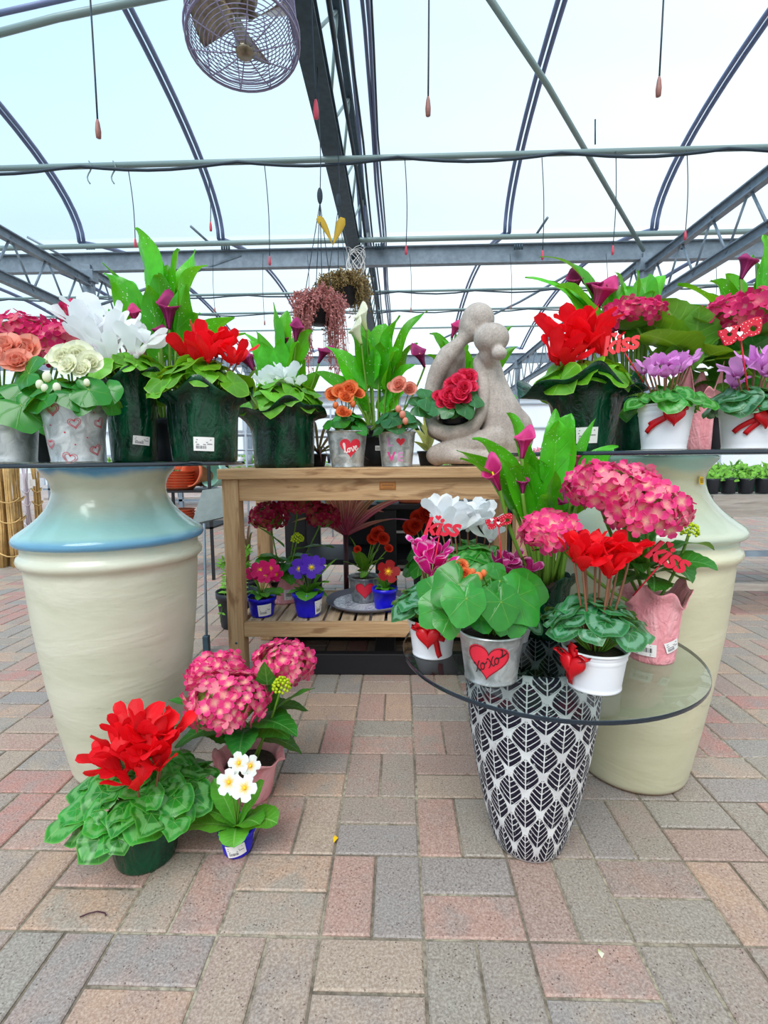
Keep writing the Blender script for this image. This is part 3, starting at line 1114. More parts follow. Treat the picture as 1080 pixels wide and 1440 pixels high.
def ribbon_bow(parent, P, th, zt, size, tails=((-.02, -.05),), name='heart_charm', charm=True, strap=None):
    """a padded heart on the pot's side with a ribbon behind it"""
    rb = MB()
    zz = zt
    for k, (dx, dz) in enumerate(tails):
        q = []
        for i in range(9):
            t = i / 8
            q.append((dx * t + .004 * math.sin(t * 5 + k), dz * t))
        decal_line(rb, P, q, th, zz, 1, size * .24, 0, .004 + .001 * k)
    if strap:
        decal_line(rb, P, [(strap[0] * i / 8, strap[1] * i / 8) for i in range(9)], th, zz, 1, size * .3, 0, .0035)
    # loops of the bow
    c = P.pt(th, zz, .006)
    out = V((math.sin(th), -math.cos(th), 0)); sd = V((math.cos(th), math.sin(th), 0))
    for sg in (-1, 1):
        pts = [c, c + sd * sg * size * .35 + Z * size * .3 + out * size * .15, c + sd * sg * size * .7 + Z * size * .22 + out * size * .1, c + sd * sg * size * .35 + Z * -.02 * size + out * size * .05, c]
        pp = []
        for i in range(4):
            pp += [pts[i].lerp(pts[i + 1], t) for t in (0, .33, .66)]
        pp.append(c)
        ribbon_leaf(rb, pp, size * .3, 'oblong', out + Z * .3, fold=0, r=.5, m=2)
    ob = rb.build('ribbon', M['ribbon'], parent, solid=.0006)
    if charm:
        hb = MB()
        ctr = P.pt(th, zz - size * .3, .010)
        n = len(HEART)
        b = 0
        def ring(q, lift):
            for x, y in HEART: hb.v.append(tuple(ctr + sd * (x * size * q) + Z * (y * size * q) + out * lift))
        ring(1.0, -.004); ring(1.06, 0); ring(.95, .005); ring(.6, .008); ring(.05, .009)
        for k in range(4):
            for i in range(n):
                j = (i + 1) % n
                hb.face([k * n + i, k * n + j, (k + 1) * n + j, (k + 1) * n + i], [(0, 0)] * 4)
        hb.build(name, M['ribbon'], parent)
    return ob


def pick(kind, label, loc, top, size, mat, tilt=0.0, yaw=0.0, group=None):
    """a cut-out word or hearts on a stick stuck in a pot; loc = foot of the stick, top = middle of the cut-out"""
    root = thing('plant_pick', label, 'plant pick', loc, 0, group)
    d = V(top) - V(loc)
    mb = MB(); mb.tube([V((0, 0, 0)), d * .5, d], .0016, 6)
    mb.build('stick', M[mat], root)
    Mx = Matrix.Translation(d) @ Matrix.Rotation(yaw, 4, 'Z') @ Matrix.Rotation(PI / 2, 4, 'X') @ Matrix.Rotation(tilt, 4, 'Z')
    t = MB()
    if kind == 'kiss':
        vs, fs = text_mesh('kiss', size, .0022, size * .03, .32, spacing=.98)
        t.add(vs, fs, Mx)
        # a small heart stands for the dot
        t2 = [(x * size * .24 - size * .13, y * size * .24 + size * .38) for x, y in HEART]
        extr(t, t2, .0022, Mx)
        t.build('word_cutout', M[mat], root, smooth=False)
    else:
        left = [(-.97, .1), (-.65, .16), (-.35, .28), (-.1, .3), (.02, .1), (-.06, -.15), (-.2, -.45), (-.4, -.58), (-.7, -.6), (-.8, -.35), (-.95, -.12)]
        right = [(-.02, .3), (.3, .47), (.7, .6), (.93, .57), (1, .45), (1, .18), (.9, -.18), (.55, -.28), (.3, -.22), (.1, -.46), (-.12, -.42), (-.12, 0)]
        for poly, (cx, cy), (rx, ry) in ((left, (-.48, -.1), (.13, .10)), (right, (.62, .08), (.17, .14))):
            ring_cut(t, [(x * size, y * size) for x, y in poly], cx * size, cy * size, rx * size, ry * size, .0022, Mx)
        t.build('heart_cutout', M[mat], root, smooth=False)
        h = MB()
        for hx, hy, s2 in ((-.5, .1, .28), (-.02, -.14, .28)):
            extr(h, [(x * size * s2 + hx * size, y * size * s2 + hy * size) for x, y in HEART], .0032, Mx)
        dots = random.Random(3)
        for dx, dy in ((-.88, .02), (-.8, -.2), (-.72, -.4), (-.6, -.5), (-.42, -.5), (-.3, -.4), (-.2, -.28), (-.2, .2), (-.3, .12), (.0, .2), (.1, .3), (.15, .1), (.25, .36), (.3, -.1), (.4, .42), (.35, .2), (.5, .34),
                       (.6, .5), (.75, .46), (.9, .5), (.92, .3), (.86, .1), (.84, -.1), (.7, -.18), (.5, -.2), (.4, .0), (.1, -.3), (.2, -.14)):
            cx, cy = dx * size, dy * size
            extr(h, [(cx + .022 * size * math.cos(a), cy + .022 * size * math.sin(a)) for a in [k * PI / 3 for k in range(6)]], .0028, Mx)
        h.build('white_hearts', M['label'], root, smooth=False)
    return root


def ring_cut(mb, poly, cx, cy, rx, ry, th, Mx, n=48):
    """a flat cut-out: the outline poly with an oval hole at (cx, cy)"""
    b = len(mb.v); m = len(poly)
    out = []
    for k in range(n):
        a = 2 * PI * k / n; dx, dy = math.cos(a), math.sin(a); best = None
        for i in range(m):
            x1, y1 = poly[i]; x2, y2 = poly[(i + 1) % m]
            ex, ey = x2 - x1, y2 - y1; den = dx * ey - dy * ex
            if abs(den) < 1e-12: continue
            t = ((x1 - cx) * ey - (y1 - cy) * ex) / den; u = ((x1 - cx) * dy - (y1 - cy) * dx) / den
            if t > 0 and -1e-6 <= u <= 1 + 1e-6 and (best is None or t > best): best = t
        out.append((cx + dx * (best or rx * 2), cy + dy * (best or rx * 2)))
    for z in (-th, th):
        for x, y in out: mb.v.append(tuple(Mx @ V((x, y, z))))
        for k in range(n):
            a = 2 * PI * k / n; mb.v.append(tuple(Mx @ V((cx + rx * math.cos(a), cy + ry * math.sin(a), z))))
    O0, I0, O1, I1 = b, b + n, b + 2 * n, b + 3 * n
    for i in range(n):
        j = (i + 1) % n; uv = [(0, 0)] * 4
        mb.face([O1 + i, O1 + j, I1 + j, I1 + i], uv); mb.face([O0 + j, O0 + i, I0 + i, I0 + j], uv)
        mb.face([O0 + i, O0 + j, O1 + j, O1 + i], uv); mb.face([I0 + j, I0 + i, I1 + i, I1 + j], uv)


def extr(mb, pts, th, Mx):
    b = len(mb.v); n = len(pts)
    for z in (-th, th):
        for x, y in pts: mb.v.append(tuple(Mx @ V((x, y, z))))
    mb.face([b + n + i for i in range(n)], [(0, 0)] * n)
    mb.face([b + i for i in range(n)][::-1], [(0, 0)] * n)
    for i in range(n):
        j = (i + 1) % n
        mb.face([b + i, b + j, b + n + j, b + n + i], [(0, 0)] * 4)
# ------------------------------------------------------------------ daylight
w = bpy.data.worlds.new('sky'); SC.world = w; w.use_nodes = True
nt = w.node_tree; nt.nodes.clear()
_o = nt.nodes.new('ShaderNodeOutputWorld'); _b = nt.nodes.new('ShaderNodeBackground')
_tc = nt.nodes.new('ShaderNodeTexCoord'); _sp = nt.nodes.new('ShaderNodeSeparateXYZ')
nt.links.new(_tc.outputs['Generated'], _sp.inputs[0])
_ma = nt.nodes.new('ShaderNodeMath'); _ma.operation = 'MULTIPLY_ADD'      # z - .45 x : bluer high up on the left
nt.links.new(_sp.outputs[0], _ma.inputs[0]); _ma.inputs[1].default_value = -.55
nt.links.new(_sp.outputs[2], _ma.inputs[2])
_r = nt.nodes.new('ShaderNodeValToRGB')
_r.color_ramp.elements[0].position = 0.22; _r.color_ramp.elements[0].color = (*lin(236, 246, 250), 1)
_r.color_ramp.elements[1].position = 0.92; _r.color_ramp.elements[1].color = (*lin(176, 220, 248), 1)
nt.links.new(_ma.outputs[0], _r.inputs[0])
nt.links.new(_r.outputs[0], _b.inputs[0]); _b.inputs[1].default_value = 1.05
nt.links.new(_b.outputs[0], _o.inputs[0])
_sun = bpy.data.lights.new('sun', 'SUN'); _sun.energy = 2.6; _sun.angle = math.radians(35); _sun.color = (1, .97, .92)
_so = bpy.data.objects.new('sun', _sun); COL.objects.link(_so)
_so.rotation_euler = V((.25, .75, -1.0)).to_track_quat('-Z', 'Y').to_euler()
SC.view_settings.view_transform = 'Standard'; SC.view_settings.look = 'None'
SC.view_settings.gamma = 1; SC.view_settings.exposure = 0.27; SC.view_settings.use_curve_mapping = False
SC.cycles.max_bounces = 8; SC.cycles.transparent_max_bounces = 24; SC.cycles.diffuse_bounces = 3
SC.cycles.use_denoising = True
SC.cycles.caustics_reflective = False; SC.cycles.caustics_refractive = False


def struct(o, label=None):
    o['kind'] = 'structure'
    if label: o['label'] = label
    return o

# ------------------------------------------------------------------ floor: clay pavers in basket weave, each brick its own block
CELL = .2
x0 = atz(590, 1203, 0); GX, GY = x0.x, x0.y
mb = MB(); rb = random.Random(5)
for i in range(-34, 34):
    for j in range(-6, 56):
        cx = GX + i * CELL; cy = GY + j * CELL
        if cy > 8.5: continue
        if abs(cx) > 1.6 + cy * 1.15: continue
        horiz = (i + j) % 2 == 1
        for k in range(2):
            g = .0022 + rb.uniform(0, .0014)
            if horiz: a = (cx + g, cy + k * CELL / 2 + g); b = (cx + CELL - g, cy + (k + 1) * CELL / 2 - g)
            else: a = (cx + k * CELL / 2 + g, cy + g); b = (cx + (k + 1) * CELL / 2 - g, cy + CELL - g)
            rn = rb.random(); zt = rb.uniform(-.0012, .0006)
            n = len(mb.v); c = .0032
            for z, q in ((-.012, 0), (zt - c * .8, 0), (zt, c)):
                mb.v += [(a[0] + q, a[1] + q, z), (b[0] - q, a[1] + q, z), (b[0] - q, b[1] - q, z), (a[0] + q, b[1] - q, z)]
            for s in (0, 4):
                for e in range(4):
                    f = (e + 1) % 4
                    mb.face([n + s + e, n + s + f, n + s + 4 + f, n + s + 4 + e], [(0, 0)] * 4, rn)
            mb.face([n + 8, n + 9, n + 10, n + 11], [(0, 0)] * 4, rn)
fl = struct(mb.build('floor', M['brick'], smooth=False), 'clay brick pavers laid in a basket weave')
mb = MB()
mb.box((-30, -4, -.06), (30, 40, -.0042))
struct(mb.build('floor', M['joint'], smooth=False), 'sand joints and worn ground between the pavers')
# farther off the same paving, too fine to need its joints
far = NT('distant_pavers')
o_, x_, y_, z_ = far.obj()
cellx = (x_ / .1).floor(); celly = (y_ / .2).floor()
rr_ = far.noise(far.vec(cellx * 3.71, celly * 5.13, 0.0), 1.7, 0)
big_ = far.noise(o_, .6, 3)
jc = ((x_ / .1).fract() - .5).abs().gt(.46).mx(((y_ / .2).fract() - .5).abs().gt(.48))
cc = far.ramp(rr_, [(.3, lin(158, 140, 134)), (.5, lin(190, 160, 150)), (.7, lin(172, 164, 158))])
far.finish(far.mix(jc * .5, cc, lin(120, 108, 98)), .75)
mb = MB(); mb.box((-30, 8.5 - .01, -.0042), (30, 40, 0)); struct(mb.build('floor', far.m, smooth=False), 'brick paving running on to the far benches')

# ------------------------------------------------------------------ greenhouse frame
Y1 = 6.25; A = 3.2; YR = 3.05; RZ = 1.0
ZF = at(705, 325, Y1).z
ZG = at(560, 352, Y1).z


def bowh(u, bay):
    if bay == 0: return ZF + RZ * math.sqrt(max(0, 1 - u * u))
    return ZF + .5 * (1 - u * u)


def bow_z(y, bay=0):
    u = (y - (YR + bay * 2 * A)) / A
    return bowh(u, bay)


xs = [at(115, 345, Y1).x, at(300, 335, Y1).x, at(508, 340, Y1).x, at(707, 325, Y1).x, at(920, 320, Y1).x]
step = (xs[4] - xs[0]) / 4
bows = [xs[0] + step * k for k in range(-2, 8)]
bi = 1
LBL = {0: 'bow farthest left', 1: 'bow left of the left post', 2: 'bow over the left post', 3: 'bow left of the hanging fan', 4: 'bow beside the long dark centre beam', 5: 'bow above the stone couple', 6: 'bow over the right post', 7: 'bow at the right edge', 8: 'bow beyond the right edge', 9: 'bow farthest right'}
for bay in (0, 1, 2):
    for k, X in enumerate(bows):
        if bay == 0 and not 1 <= k <= 7: continue
        yc = YR + bay * 2 * A
        mb = MB()
        for dx in (-.028, .028):
            pts = []
            for i in range(33):
                a = PI * i / 32
                pts.append(V((X + dx, yc + A * math.cos(a), bowh(math.cos(a), bay) - .02)))
            mb.tube(pts, .021 if bay == 0 else .019, 6)
        o = mb.build('trim_%d' % bi, M['bow'])
        struct(o, 'curved steel roof ' + LBL[k] + (', overhead bay', ', second bay', ', third bay')[bay]); bi += 1

# the plastic film on the bows
mb = MB()
for bay in (-1, 0, 1, 2):
    yc = YR + bay * 2 * A
    def PF(i, j, yc=yc, bay=bay):
        a = PI * j / 24
        return V((-14 + 28 * i / 4, yc + A * math.cos(a), bowh(math.cos(a), bay) + .015))
    mb.grid(PF, 4, 24)
struct(mb.build('ceiling', M['film']), 'clear plastic film over the greenhouse bows')


def beam(name, a, b, wdt, hgt, mat, label, parent=None):
    """rolled C channel from a to b: web and two flanges"""
    a = V(a); b = V(b); d = (b - a); L = d.length; T = d.normalized()
    S = T.cross(Z).normalized() if abs(T.z) < .95 else V((1, 0, 0)); N = S.cross(T)
    Mx = Matrix((( S.x, T.x, N.x, a.x), (S.y, T.y, N.y, a.y), (S.z, T.z, N.z, a.z), (0, 0, 0, 1)))
    mb = MB(); t = .012
    mb.box((-t / 2, 0, -hgt / 2), (t / 2, L, hgt / 2), M=Mx)
    mb.box((-wdt / 2, 0, -hgt / 2 - t / 2), (wdt / 2, L, -hgt / 2 + t / 2), M=Mx)
    mb.box((-wdt / 2, 0, hgt / 2 - t / 2), (wdt / 2, L, hgt / 2 + t / 2), M=Mx)
    o = mb.build(name, M[mat], parent, smooth=False)
    return struct(o, label) if parent is None else o


def tubeo(name, pts, r, mat, label, kind='structure', seg=8, smooth=6):
    mb = MB(); mb.tube([V(p) for p in pts], r, seg)
    o = mb.build(name, M[mat])
    if kind: o['kind'] = kind
    if label: o['label'] = label
    return o

# gutter channels across the house
beam('trim_gutter', (-9, Y1, ZG - .07), (9, Y1, ZG - .07), .09, .20, 'steel', 'deep galvanised gutter beam across the house')
tubeo('trim_pipe', [(-9, Y1 - .08, ZG + .09), (9, Y1 - .08, ZG + .09)], .026, 'steel', 'pipe along the top of the gutter beam')
tubeo('trim_pipe', [(-9, Y1 - .3, ZG + .0), (9, Y1 - .3, ZG + .0)], .03, 'pipe', 'water pipe hung in front of the gutter beam')
beam('trim_gutter', (-12, Y1 + 2 * A, ZG - .05), (12, Y1 + 2 * A, ZG - .05), .09, .22, 'steel', 'second gutter beam farther back')
beam('trim_gutter', (-16, Y1 + 4 * A, ZG - .05), (16, Y1 + 4 * A, ZG - .05), .09, .22, 'steel', 'last gutter beam at the back')
# posts
PX = [at(125, 400, Y1).x, at(908, 380, Y1).x]
pc = 1
for Yp in (Y1, Y1 + 2 * A, Y1 + 4 * A):
    for k, X in enumerate([PX[0] - (PX[1] - PX[0]), PX[0], PX[1], PX[1] + (PX[1] - PX[0])]):
        mb = MB()
        mb.box((X - .055, Yp - .045, 0), (X + .055, Yp + .045, ZG - .1)); mb.box((X - .1, Yp - .1, 0), (X + .1, Yp + .1, .012))
        mb.box((X - .09, Yp - .06, ZG - .3), (X + .09, Yp + .06, ZG - .16))
        struct(mb.build('column_%d' % pc, M['steel'], smooth=False, bevel=.004), 'galvanised post under the %s gutter, %s' % (('first', 'second', 'last')[(pc - 1) // 4], ('far left', 'left', 'right', 'far right')[k])); pc += 1

# lengthwise trusses at the posts
def truss(X, zt, zb, y0, y1, label, mt='steel', n=10):
    root = thing('trim_truss', label, None)
    root['kind'] = 'structure'
    beam('chord', (X, y0, zt), (X, y1, zt), .07, .085, mt, '', root)
    beam('chord', (X, y0, zb), (X, y1, zb), .07, .085, 'bronze' if mt == 'bronze' else mt, '', root)
    for i in range(n):
        a = y0 + (y1 - y0) * i / n; b = y0 + (y1 - y0) * (i + .5) / n; c = y0 + (y1 - y0) * (i + 1) / n
        mb = MB(); mb.tube([V((X, a, zb)), V((X, b, zt))], .012, 6); mb.tube([V((X, b, zt)), V((X, c, zb))], .012, 6)
        mb.build('web', M['steel'], root)
XR = PX[1]; XL = PX[0]
zrt = at(905, 378, Y1).z; zrb = at(940, 398, Y1 ).z
XRr = at(905, 378, Y1).x
zlt = at(120, 398, Y1).z; zlb = at(85, 435, Y1 - .3).z
truss(XRr + .02, zrt, zrt - .42, 1.2, Y1, 'steel lattice truss running forward from the right post')
truss(XL + .02, zlt, zlt - .42, 1.2, Y1, 'steel lattice truss running forward from the left post')
truss(XR, ZG - .15, ZG - .7, Y1, Y1 + 4 * A, 'lattice truss beyond the right post', n=20)
truss(XL, ZG - .15, ZG - .7, Y1, Y1 + 4 * A, 'lattice truss beyond the left post', n=20)
tubeo('trim_brace', [at(300, 600, 1.0) * 0 + V((XL, Y1, ZG - .6)), (XL + 1.9, Y1 + .0, ZG - .02)], .018, 'steel', 'thin diagonal brace at the left post')
# centre beam running to the far gutter
pa = at(500, 372, Y1); pb = at(441, 60, 3.35)
XC = (pa.x + pb.x) / 2; ZC = (pa.z + pb.z) / 2
root = thing('trim_truss', 'long dark steel beam down the middle of the roof', None); root['kind'] = 'structure'
beam('chord', (XC, .6, ZC), (XC, Y1 + 4 * A, ZC), .15, .11, 'steel_dark', '', root)
beam('chord', (XC + .12, .6, ZC + .52), (XC + .12, Y1 + 4 * A, ZC + .52), .05, .06, 'steel_dark', '', root)
for i in range(26):
    y = .8 + i * .8
    mb = MB(); mb.tube([V((XC, y, ZC + .03)), V((XC + .12, y + .4, ZC + .5))], .012, 6); mb.tube([V((XC + .12, y + .4, ZC + .5)), V((XC, y + .8, ZC + .03))], .012, 6)
    mb.build('web', M['pipe'], root)
for k, (dx, dz, r_) in enumerate(((.14, .10, .016), (.22, .16, .010), (.30, .30, .013), (.33, .30, .013), (.36, .22, .008))):
    pts = [(XC + dx + .01 * math.sin(i * 1.7 + k), .8 + i * .9, ZC + dz + .012 * math.sin(i * 2.1 + k)) for i in range(20)]
    tubeo('trim_conduit', pts, r_, 'bow' if k in (2, 3) else 'hose', ('grey conduit', 'thin black cable', 'left of two slim tubes', 'right of two slim tubes', 'sagging thin cable')[k] + ' beside the long centre beam', seg=6)

# crosswise purlin pipes with their sagging black hose
def purlin(py, Y, r, label, hose=True, amp=.045, n=9, off=0):
    z = at(540, py, Y).z
    half = 1.6 + Y * .9
    tubeo('trim_pipe', [(-half, Y, z), (half, Y, z)], r, 'pipe', label)
    if hose:
        pts = []
        m = 60
        for i in range(m + 1):
            x = -half + 2 * half * i / m
            s = ((x + off) / 1.25) % 1.0
            pts.append((x, Y - r - .012, z - r * .4 - amp * math.sin(PI * s) - .008))
        tubeo('trim_hose', pts, .0115, 'hose', 'black hose sagging along the ' + label, seg=6)
    return z
ZP = purlin(222, 4.1, .022, 'near crossing pipe')
purlin(410, 8.2, .020, 'crossing pipe of the second bay')
purlin(437, 9.8, .020, 'next crossing pipe back')
purlin(462, 11.3, .018, 'crossing pipe before the second gutter', hose=False)
purlin(505, 15.0, .02, 'crossing pipe of the third bay', hose=False)
# ridge pipe and a couple of loose braces overhead
tubeo('trim_pipe', [at(-60, 62, 3.6), at(80, 25, 3.6), at(240, -8, 3.6)], .024, 'pipe', 'pipe crossing the top left corner')
tubeo('trim_pipe', [at(-60, 32, 3.7), at(110, -6, 3.7)], .018, 'bow', 'thinner pipe above the one in the top left corner')
tubeo('trim_brace', [at(680, -15, 3.5), at(770, 120, 4.2), at(905, 352, 6.1)], .023, 'pipe', 'slanting pipe down to the right post')
# far ties slanting up from the second bay
tubeo('trim_brace', [at(625, 475, 11), at(730, 425, 9.2), at(810, 380, 7.6)], .02, 'steel', 'slanting tie between the bays, right of the stone couple')
tubeo('trim_brace', [at(725, 545, 17), at(800, 500, 12.5), at(860, 455, 9.5)], .03, 'steel', 'long slanting tie beyond the stone couple')
tubeo('trim_brace', [at(38, 333, 6.0), at(110, 372, 6.3)], .014, 'steel', 'short slanting strut near the left post')
tubeo('trim_brace', [at(268, 318, 5.9), at(298, 345, 6.2)], .014, 'steel', 'short slanting strut left of the centre')
tubeo('trim_brace', [at(770, 306, 5.9), at(754, 330, 6.2)], .014, 'steel', 'short slanting strut right of the centre')
for px, nm in ((128, 'left post'), (318, 'left of the hanging baskets'), (535, 'centre'), (730, 'stone couple'), (955, 'right post')):
    p = at(px, 347, Y1 - .08)
    mb = MB()
    for q in range(4): mb.tube([p + V((-.05 + q * .028, 0, -.03)), p + V((-.05 + q * .028, 0, .035))], .012, 6)
    struct(mb.build('trim_clamp', M['steel_dark']), 'pipe clamp on the gutter beam above the ' + nm)

# hanging drip lines
def drip(p_top, py_end, px_end, label, red=False, w=1.0, group='drip lines hanging from the pipes', Yd=None):
    Yd = Yd or p_top.y
    e = at(px_end, py_end, Yd)
    root = thing('hanging_drip_line', label, 'drip line', p_top, 0, group)
    d = e - p_top
    pts = []
    for i in range(10):
        t = i / 9
        pts.append(d * t + V((.012 * math.sin(t * 3.1) * (1 if d.x > 0 else -1), 0, 0)))
    mb = MB(); mb.tube(pts, .0042 * w, 5); mb.build('tube', M['hose'], root)
    mb = MB()
    mb.lathe([(.001, -.085 * w), (.011 * w, -.08 * w), (.013 * w, -.05 * w), (.009 * w, -.015 * w), (.005 * w, 0), (.001, 0)], 10, c=tuple(d))
    mb.build('weight', M['weight_red' if red else 'weight'], root)
for px, py, Yd, nm in ((137, 168, 2.7, 'long drip line with brown weight hanging at the upper left'), (602, 136, 2.7, 'long drip line hanging alone at the top centre'), (927, 108, 2.7, 'long drip line with brown weight hanging at the upper right')):
    e = at(px, py, Yd); drip(V((e.x - .02, Yd, bow_z(Yd) - .03)), py, px, nm, w=1.1)
NEAR = [(180, 236, 190, 335, 'left of the tall calla leaves'), (291, 240, 296, 312, 'in front of the left roof bow'), (372, 232, 379, 360, 'left of the centre beam'), (569, 220, 571, 345, 'right of the centre beam'), (762, 222, 763, 352, 'over the stone couple'), (866, 213, 862, 345, 'left of the slanting pipe foot'), (966, 212, 964, 324, 'over the right post')]
for a, b, c, d_, nm in NEAR:
    drip(at(a, b, 4.08), d_, c, 'short drip line off the near crossing pipe, ' + nm, True, .85)
e = at(444, 140, 2.7); drip(V((e.x, 2.7, ZC + .45)), 140, 444, 'drip line with red weight beside the fan and centre beam', True, 1.1)
FARD = [(168, 60), (228, 96), (297, 410), (369, 420), (577, 405), (718, 400), (823, 385)]
for k, (px, pe) in enumerate(((300, 432), (370, 450), (576, 432), (717, 428), (852, 420), (432, 425), (1005, 415))):
    drip(at(px, 357, 5.9), pe, px + 2, 'fine drip line below the gutter beam, ' + ('left of the red cyclamen', 'over the centre foil pot', 'over the ivory callas', 'over the stone couple heads', 'beside the right post', 'by the hanging baskets', 'at the far right')[k], False, .7, Yd=5.9)
for k, px in enumerate((125, 159)):
    p = at(px, 232, 4.08)
    mb = MB(); mb.tube([p + V((.02 * math.sin(i * .9), 0, .03 - i * .024)) for i in range(8)], .005, 6)
    o = mb.build('hanging_hook', M['pipe']); tag(o, ('left', 'right')[k] + ' one of two bent wire hooks on the near crossing pipe', 'hook', 'wire hooks on the crossing pipe')
tubeo('water_riser', [at(837, 168, 4.1), at(837, 203, 4.1)], .006, 'hose', 'short thin upright tube on the near crossing pipe', None)
bpy.context.scene.objects['water_riser']['category'] = 'tube'

# ------------------------------------------------------------------ circulation fan
fp = at(343, 62, 2.55)
fan = thing('circulation_fan', 'round caged metal fan hanging from the roof, mouth down', 'fan', fp)
ax = V((.10, -.12, -.98)).normalized()
Mf = ax.to_track_quat('Z', 'Y').to_matrix().to_4x4()
RF = .252; DEP = .40
mb = MB()
def ringp(r, h, n=40, sq=0.0): return [Mf @ V((r * math.cos(2 * PI * i / n), r * math.sin(2 * PI * i / n), h)) for i in range(n + 1)]
for i in range(13): mb.tube(ringp(RF * .16 + RF * .84 * (i / 12), .035 * (1 - (i / 12) ** 2) + .0), .0022, 5, caps=False)
for i in range(20): mb.tube(ringp(RF, -.01 - DEP * i / 19), .0024, 5, caps=False)
mb.tube(ringp(RF + .008, -.0), .005, 6, caps=False); mb.tube(ringp(RF + .012, -.045), .005, 6, caps=False)
for k in range(10):
    a = 2 * PI * k / 10
    c, s = math.cos(a), math.sin(a)
    pts = [Mf @ V((c * r, s * r, .035 * (1 - (r / RF) ** 2) + .004)) for r in (.03, .1, .17, RF)] + [Mf @ V((c * (RF + .004), s * (RF + .004), -DEP * q)) for q in (.1, .5, 1)]
    mb.tube(pts, .0032, 5)
mb.build('cage', M['cage'], fan)
mb = MB(); mb.lathe([(.001, .05), (.04, .048), (.043, .035), (.04, .03), (.001, .03)], 24)
mb.v = [tuple(Mf @ V(v)) for v in mb.v]; mb.build('badge', M['motor'], fan)
mb = MB(); mb.lathe([(.001, -.42), (.075, -.42), (.085, -.38), (.085, -.22), (.07, -.19), (.03, -.17), (.001, -.17)], 28)
mb.v = [tuple(Mf @ V(v)) for v in mb.v]; mb.build('motor', M['motor'], fan)
for k in range(4):
    mb = MB(); a0 = k * PI / 2 + .5
    def PB(i, j, a0=a0):
        r = .035 + .195 * j / 8; a = a0 + (i / 6 - .5) * (1.05 - .35 * j / 8) + .2 * j / 8
        return Mf @ V((r * math.cos(a), r * math.sin(a), -.14 + (i / 6 - .5) * .10))
    mb.grid(PB, 6, 8); mb.build('blade', M['motor'], fan, solid=.003)
mb = MB(); top = V((.0, .05, bow_z(2.6) - fp.z - .05))
mb.tube([Mf @ V((0, 0, -.40)), V((0, .1, .5)), top], .016, 8); mb.tube([V((-.25, .1, .42)), V((.25, .1, .42))], .012, 8)
mb.build('bracket', M['steel_dark'], fan)

# ------------------------------------------------------------------ glazed urns
URN = [(.001, 0), (.136, 0), (.146, .004), (.152, .02), (.163, .08), (.179, .17), (.195, .27), (.208, .37), (.218, .46), (.225, .55), (.2285, .61), (.2285, .628),
       (.236, .633), (.2425, .640), (.2445, .648), (.242, .657), (.235, .663), (.2325, .668), (.233, .683), (.236, .689), (.246, .692), (.2505, .697), (.2515, .704), (.249, .711),
       (.242, .718), (.226, .729), (.206, .744), (.186, .762), (.168, .783), (.156, .805), (.150, .825), (.1495, .843), (.153, .858), (.161, .872), (.171, .883), (.176, .891), (.177, .896), (.172, .900),
       (.164, .898), (.150, .885), (.138, .86), (.134, .83), (.140, .79), (.17, .74), (.21, .70)]
def urn(px, Y, sc, mat, label, ztop):
    p = at(px, 744, Y)
    k = ztop / .9
    mb = MB()
    mb.lathe([(r * sc, z * k) for r, z in URN], 96, fr=lambda a, t, r, z: (r * (1 + .004 * math.sin(2 * a + z * 3)), z))
    o = mb.build('glazed_urn', M[mat], weld=True)
    o.location = (p.x, Y, 0)
    return tag(o, label, 'urn', 'tall glazed urns holding up the glass tops')
UL = urn(160, 1.42, .985, 'urn_l', 'tall celadon urn with blue shoulder band, left of the wooden bench', .900)
UR = urn(902, 1.42, .985, 'urn_r', 'tall cream urn with round yellow sticker, behind the low glass table', .917)
mb = MB()
_pr = Pot(.2, .2, 1)
stk = at(984, 676, 1.27)
n_ = V((.45, -1, .35)).normalized()
s_ = n_.cross(Z).normalized(); u_ = s_.cross(n_)
def onto(o_root, px, py, zc_hint=None):
    """point where the sight line through (px, py) meets the urn's side"""
    cx, cy = o_root.location.x, o_root.location.y
    d = ray(px, py); k = o_root.location
    best = None
    t = .3
    while t < 2.5:
        p = EYE + d * t
        z = p.z
        r = None
        for a, b in zip(URN[:-8], URN[1:-7]):
            if a[1] <= z <= b[1] and b[1] > a[1]:
                r = a[0] + (b[0] - a[0]) * (z - a[1]) / (b[1] - a[1]); break
        if r and math.hypot(p.x - cx, p.y - cy) < r: return p
        t += .002
    return None
sp = onto(UR, 984, 676)
if sp:
    c0 = V((UR.location.x, UR.location.y, sp.z)); n_ = (sp - c0).normalized(); n_ = (n_ + Z * .1).normalized()
    s_ = n_.cross(Z).normalized(); u_ = s_.cross(n_) * -1
    mb = MB(); b = 0
    for q in range(20):
        a = 2 * PI * q / 20; mb.v.append(tuple(sp + n_ * .004 + s_ * math.cos(a) * .011 + u_ * math.sin(a) * .011 - UR.location))
    mb.face(list(range(20)), [(0, 0)] * 20)
    for q in range(3):
        n0 = len(mb.v); y = .004 - q * .004
        for dx, dy in ((-.006, -.0007), (.006, -.0007), (.006, .0007), (-.006, .0007)): mb.v.append(tuple(sp + n_ * .0055 + s_ * dx + u_ * (y + dy) - UR.location))
        mb.face([n0, n0 + 1, n0 + 2, n0 + 3], [(0, 0)] * 4, 0, 1)
    mb.build('sticker', [M['yellow'], M['barcode']], UR, smooth=False, solid=.0005)

